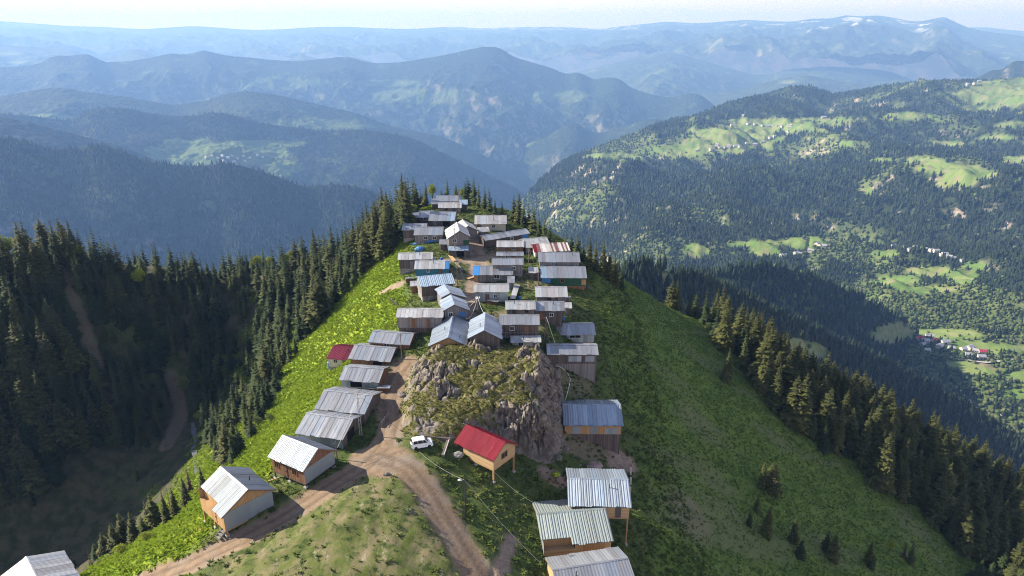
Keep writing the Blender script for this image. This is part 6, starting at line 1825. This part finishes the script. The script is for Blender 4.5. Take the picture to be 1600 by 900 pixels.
def far_house(grid, px, py, k, red, yaw, label, group, s=1.0):
    x, y, z = far_hit(grid, px, py)
    e = empty('village_house', (x, y, z), yaw); e.scale = (s, s, s); tag(e, label, 'house', group)
    m = HM[k]
    link('wall', m[0], e); link('roof', m[2 if red else 1], e) 
    if group == VG:
        for q in (-3.2, 0, 3.2): link('window', m[3], e).location.x = q


VG = 'houses of the village on the valley floor'
for px, py, k, red, lab in [(1438.7, 531, 2, 1, 'large red-roofed house at the left end of the valley floor village'), (1447, 534, 0, 0, 'white-roofed house touching the large red roof in the valley floor village'), (1431, 525, 1, 0, 'small grey house behind the large red roof in the valley floor village'),
                            (1452, 526, 0, 0, 'pale house behind the middle of the valley floor village'), (1460, 533, 1, 1, 'brownish red roof between two pale roofs in the valley floor village'), (1469, 542, 0, 0, 'pale blue-white roof at the front middle of the valley floor village'),
                            (1477, 536, 2, 0, 'biggest pinkish white house in the valley floor village'), (1487, 544, 1, 0, 'small house right of the biggest pale house in the valley floor village'), (1450, 549, 1, 0, 'lone low white roof in trees below the valley floor village'),
                            (1505, 546, 1, 0, 'small house at the gap between the two halves of the valley floor village'), (1516, 545, 0, 0, 'white house at the top of the right half of the valley floor village'), (1514, 556, 1, 0, 'low pale house at the bottom of the right half of the valley floor village'),
                            (1524, 548, 1, 0, 'grey house beside the red roof in the right half of the valley floor village'), (1535, 551, 0, 1, 'red-roofed house at the right end of the valley floor village'), (1534, 560, 0, 0, 'bright white roof just below the right-end red roof of the valley floor village'), (1442, 538, 1, 0, 'small pale house in front of the large red roof in the valley floor village')]:
    far_house(RIGHT, px, py, k, red, float(RNG.uniform(-.7, .7)), lab, VG, .92)
for px, py in [(1390, 385), (1396, 384), (1411, 386), (1430, 386), (1438, 385), (1447, 388), (1457, 392), (1461, 394), (1471, 398), (1477, 399), (1484, 404), (1491, 405), (1503, 407), (1421, 391)]:
    far_house(RIGHT, px, py, int(RNG.integers(3)), 0, float(RNG.uniform(-.7, .7)), 'small pale house in the hamlet above the terraced green fields', 'houses of the hamlet above the terraced fields', .85)
for px, py in [(1277, 384), (1283, 384), (1289, 385), (1245, 396), (1250, 396), (1225, 400), (1266, 392)]:
    far_house(RIGHT, px, py, int(RNG.integers(3)), 0, float(RNG.uniform(-.7, .7)), 'small pale house beside the middle clearing of the big slope', 'houses of the middle clearing', 1.0)
for px, py in [(1090, 237), (1112, 233), (1125, 230), (1133, 231), (1140, 230), (1150, 228), (1157, 229), (1168, 226), (1180, 225), (1190, 222), (1205, 216), (1212, 214), (1145, 195), (1170, 193), (1180, 193), (1192, 196), (1200, 197), (1207, 196), (1215, 197), (1222, 198), (1235, 197), (1160, 182), (1288, 183), (1120, 226), (1230, 205), (1512, 131), (1522, 130), (1530, 130)]:
    far_house(RIGHT, px, py, int(RNG.integers(3)), 0, float(RNG.uniform(-.7, .7)), 'tiny pale house in the village spread along the upper meadows of the big slope', 'houses of the upper meadow village', 1.5)
for px, py in [(322, 245), (333, 243), (340, 247), (349, 243), (356, 246), (364, 244), (372, 247), (380, 243), (391, 246), (402, 242), (350, 251), (366, 252), (383, 251), (412, 246)]:
    far_house(HILL_C4B, px, py, int(RNG.integers(3)), 0, float(RNG.uniform(-.7, .7)), 'tiny hazy house on the pale terrace of fields far left', 'houses on the hazy terrace', 1.6)
for pts_ in (((1506, 616), (1517, 626), (1524, 636), (1528, 648), (1530, 664)), ((1530, 664), (1541, 655), (1556, 650), (1570, 648), (1577, 640)), ((1300, 590), (1490, 598), (1496, 606), (1506, 616)), ((1470, 555), (1490, 560), (1505, 562), (1540, 566), (1600, 560))):
    if pts_[0][0] == 1300: pts_ = pts_[1:]
    q = [np.array(far_hit(RIGHT, *s)) for s in pts_]
    cv = []
    for a, b in zip(q[:-1], q[1:]):
        for k in range(6): cv.append(a + (b - a) * k / 6)
    cv.append(q[-1]); cv = np.array(cv); V = []
    for i, c in enumerate(cv):
        d = cv[min(i + 1, len(cv) - 1)] - cv[max(i - 1, 0)]; nn = np.array([-d[1], d[0], 0]); nn /= np.linalg.norm(nn) + 1e-9
        V += [c + nn * 2.4 + (0, 0, 1.6), c - nn * 2.4 + (0, 0, 1.6)]
    F = [(2 * i, 2 * i + 1, 2 * i + 3, 2 * i + 2) for i in range(len(cv) - 1)]
    me = bpy.data.meshes.new('road'); me.from_pydata([tuple(v) for v in V], [], F); me.materials.append(flat_mat('valley_road', (.36, .33, .30), .9)); tag(link('road', me), kind='structure')

# stream in the hollow
q = [P3(*s, .12) for s in ((301, 660), (304, 676), (306, 690), (303, 702), (305, 716), (310, 732), (307, 752))]
V = []
for i, c in enumerate(q):
    d = q[min(i + 1, 6)] - q[max(i - 1, 0)]; nn = Vector((-d.y, d.x, 0)).normalized() * (.35 + .5 * (i % 2)); V += [tuple(c + nn), tuple(c - nn)]
me = bpy.data.meshes.new('stream'); me.from_pydata(V, [], [(2 * i, 2 * i + 1, 2 * i + 3, 2 * i + 2) for i in range(6)])
me.materials.append(flat_mat('glint_water', (.16, .17, .18), .3, .5, 0, .8)); tag(link('stream', me), kind='structure')  # glints on the water are put into the colour as pale specks
# firewood, crates and barrels about the village
for k, (px, py, L, lab) in enumerate([(668, 585, 2.4, 'firewood stack beside the grey roofs at the rock foot'), (600, 612, 2.2, 'firewood stack by the track below the woodpile-shelf cabin'), (700, 486, 2.6, 'firewood stack between the long plank cabin and the small gable cabins'),
                                      (770, 476, 2.6, 'firewood heap under the sheet-clad cabin'), (884, 470, 2.2, 'firewood stack in front of the dark green fronted cabin'), (640, 440, 2.0, 'firewood stack below the rust-edged cabin'), (795, 405, 2.2, 'firewood stack right of the pinkish roof cabin')]):
    p = P3(px, py); e = empty('firewood_stack', p, .3 * (k % 3 - 1)); tag(e, lab, 'firewood', 'firewood stacks in the village')
    mb = MB()
    for r_ in range(4):
        for c_ in range(int(L / .24) - (r_ % 2)): x_ = -L / 2 + .24 * c_ + .12 * (r_ % 2); mb.tube([(x_, -.4, .12 + .21 * r_), (x_, .4, .12 + .21 * r_)], .115, 6)
    mb.build('logs', M_wood_brown if k % 2 else M_wood_grey, e)
    mb = MB(); mb.box(-L / 2 - .1, L / 2 + .1, -.55, .55, .98, 1.02); mb.build('cover_sheet', M_zinc if k % 2 else M_zinc_white, e)
for px, py, lab in [(690, 408, 'blue barrel beside the lean-to of the tall grey gable cabin'), (812, 470, 'blue barrel right of the sheet-clad cabin'), (880, 500, 'blue barrel below the brown plank cabin with grey roof'), (548, 640, 'blue barrel at the door end of the long-roofed cabin')]:
    p = P3(px, py); mb = MB(); mb.tube([(p.x, p.y, p.z - .1), (p.x, p.y, p.z + .5), (p.x, p.y, p.z + .95), (p.x, p.y, p.z + 1.0)], [.33, .36, .34, .26], 12); tag(mb.build('barrel', M_tarp), lab, 'barrel')
for px0, py0, px1, py1, lab in [(608, 470, 622, 482, 'short picket fence on the green slope left of the long plank cabin'), (905, 445, 925, 455, 'low picket fence right of the dark green fronted cabin'), (690, 462, 676, 470, 'picket fence beside the striped blue-grey roof cabin'), (596, 668, 612, 640, 'low rail fence along the left edge of the dirt track')]:
    A, B = P3(px0, py0), P3(px1, py1); n_ = max(3, int((B - A).length / .8)); mb = MB(); rl = []
    e = empty('fence', A); tag(e, lab, 'fence')
    for k in range(n_ + 1):
        c = A.lerp(B, k / n_); z_ = float(ground(c.x, c.y)); rl.append(Vector((c.x, c.y, z_)) - A); mb.bar(rl[-1] - Vector((0, 0, .2)), rl[-1] + Vector((0, 0, 1.0)), .09)
    mb.build('posts', M_wood_grey, e); mb = MB()
    for u_, v_ in zip(rl[:-1], rl[1:]):
        for h_ in (.45, .85): mb.bar(u_ + Vector((.06, 0, h_)), v_ + Vector((.06, 0, h_)), .04, .1)
    mb.build('rails', M_wood_grey, e)
# ------------------------------------------------------------------ grass and herbs: small leaf clumps
def tuft(seed, n, lean, wid):
    r = np.random.default_rng(seed); V, F = [], []
    for k in range(n):
        a = r.uniform(0, 6.28); L = r.uniform(.6, 1.1); w = wid * r.uniform(.7, 1.3); ca, sa = math.cos(a), math.sin(a); o = r.uniform(-.35, .35, 2)
        le = lean * r.uniform(.4, 1.3); b = len(V)
        for d, z, ww in ((0, 0, .35), (le * .5, L * .62, 1.0), (le * 1.15, L * .72, .25)):
            for s in (-1, 1): V.append((o[0] + ca * d - sa * s * w * ww, o[1] + sa * d + ca * s * w * ww, z))
        F += [(b, b + 1, b + 3, b + 2), (b + 2, b + 3, b + 5, b + 4)]
    return np.array(V), np.array(F)


T_herb = [tuft(i, 7, .8, .22) for i in range(4)]
T_grass = [tuft(20 + i, 8, .5, .09) for i in range(4)]


def scatter(n, x0, x1, y0, y1, dens):
    x, y = U(x0, x1, n), U(y0, y1, n); z = ground(x, y); px, py = proj(x, y, z)
    d = bilin(dens, GX0, GY0, GS, x, y)
    k = (px > -30) & (px < 1630) & (py < 930) & (U(0, 1, n) < d)
    return np.stack([x, y, z - .04], -1)[k]


open_ = (1 - np.maximum(A_road, A_track)) * (1 - A_dirt * .8)
pl = scatter(90000, -95, -18, 55, 245, A_lush * (1 - A_forest) * open_)
ps = scatter(70000, -45, 32, 55, 235, np.clip((1 - A_lush) * open_ * (1 - A_dry * .88) * smooth(-.45, .2, fbm(XG / 3, YG / 3, 333, 3)), 0, 1))
pr = scatter(170000, 14, 190, 60, 215, np.clip(A_right * open_ * (.9 - .55 * pale), 0, 1))
# tufts in the joints of the rock
kr = RNG.integers(0, RX.size, 26000); mk = (rock_moss.ravel()[kr] > .55) & keep.ravel()[kr]; kr = kr[mk]
pk_ = np.stack([RX.ravel()[kr], RY.ravel()[kr], RZ.ravel()[kr] - .05], -1)
lm = wood_mat('lush_herbs', (0.16, 0.235, 0.014), (0.205, 0.285, 0.018), (0.28, 0.34, 0.026), thin=.4)
sm = wood_mat('ridge_grass', (0.045, 0.075, 0.015), (0.085, 0.115, 0.025), (0.15, 0.165, 0.045), thin=.3)
rm = wood_mat('slope_grass', (0.07, 0.115, 0.018), (0.095, 0.15, 0.026), (0.14, 0.185, 0.038), thin=.3)
km = wood_mat('rock_grass', (0.08, 0.09, 0.02), (0.14, 0.14, 0.035), (0.21, 0.19, 0.06), thin=.3)
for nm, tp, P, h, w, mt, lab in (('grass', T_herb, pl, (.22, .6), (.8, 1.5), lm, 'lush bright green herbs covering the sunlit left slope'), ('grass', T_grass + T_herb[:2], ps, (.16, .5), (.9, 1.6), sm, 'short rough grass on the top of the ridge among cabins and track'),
                                 ('grass', T_grass + T_herb[:1], pr, (.14, .40), (.9, 1.6), rm, 'dark green grass covering the shaded right slope'),
                                 ('grass', T_grass, pk_, (.14, .38), (.9, 1.6), km, 'olive moss and grass tufts growing in the joints of the rock outcrop')):
    v, f, t = bake(tp, P, U(*h, len(P)), U(*w, len(P)), RNG)
    tag(link(nm, np_mesh(nm, v, f, mt, {'tint': t}, False)), lab, 'grass', kind='stuff')
print('tufts', len(pl), len(ps), len(pr))
# ------------------------------------------------------------------ the air
def haze_box():
    m = bpy.data.materials.new('haze'); m.use_nodes = True
    nt = m.node_tree; nt.nodes.clear()
    out = nt.nodes.new('ShaderNodeOutputMaterial'); v = nt.nodes.new('ShaderNodeVolumePrincipled')
    v.inputs['Color'].default_value = (0.24, 0.46, 1.0, 1)
    v.inputs['Absorption Color'].default_value = (0.36, 0.36, 0.36, 1)
    v.inputs['Density'].default_value = 0.000082
    v.inputs['Anisotropy'].default_value = 0.15
    nt.links.new(v.outputs[0], out.inputs['Volume'])
    bm = bmesh.new(); bmesh.ops.create_cube(bm, size=1)
    me = bpy.data.meshes.new('haze'); bm.to_mesh(me); bm.free(); me.materials.append(m)
    o = link('haze', me)
    lo, hi = Vector((-42000, -2500, -1720)), Vector((42000, 45000, 1150))
    o.location = (lo + hi) / 2; o.scale = hi - lo
    tag(o, kind='stuff')


haze_box()
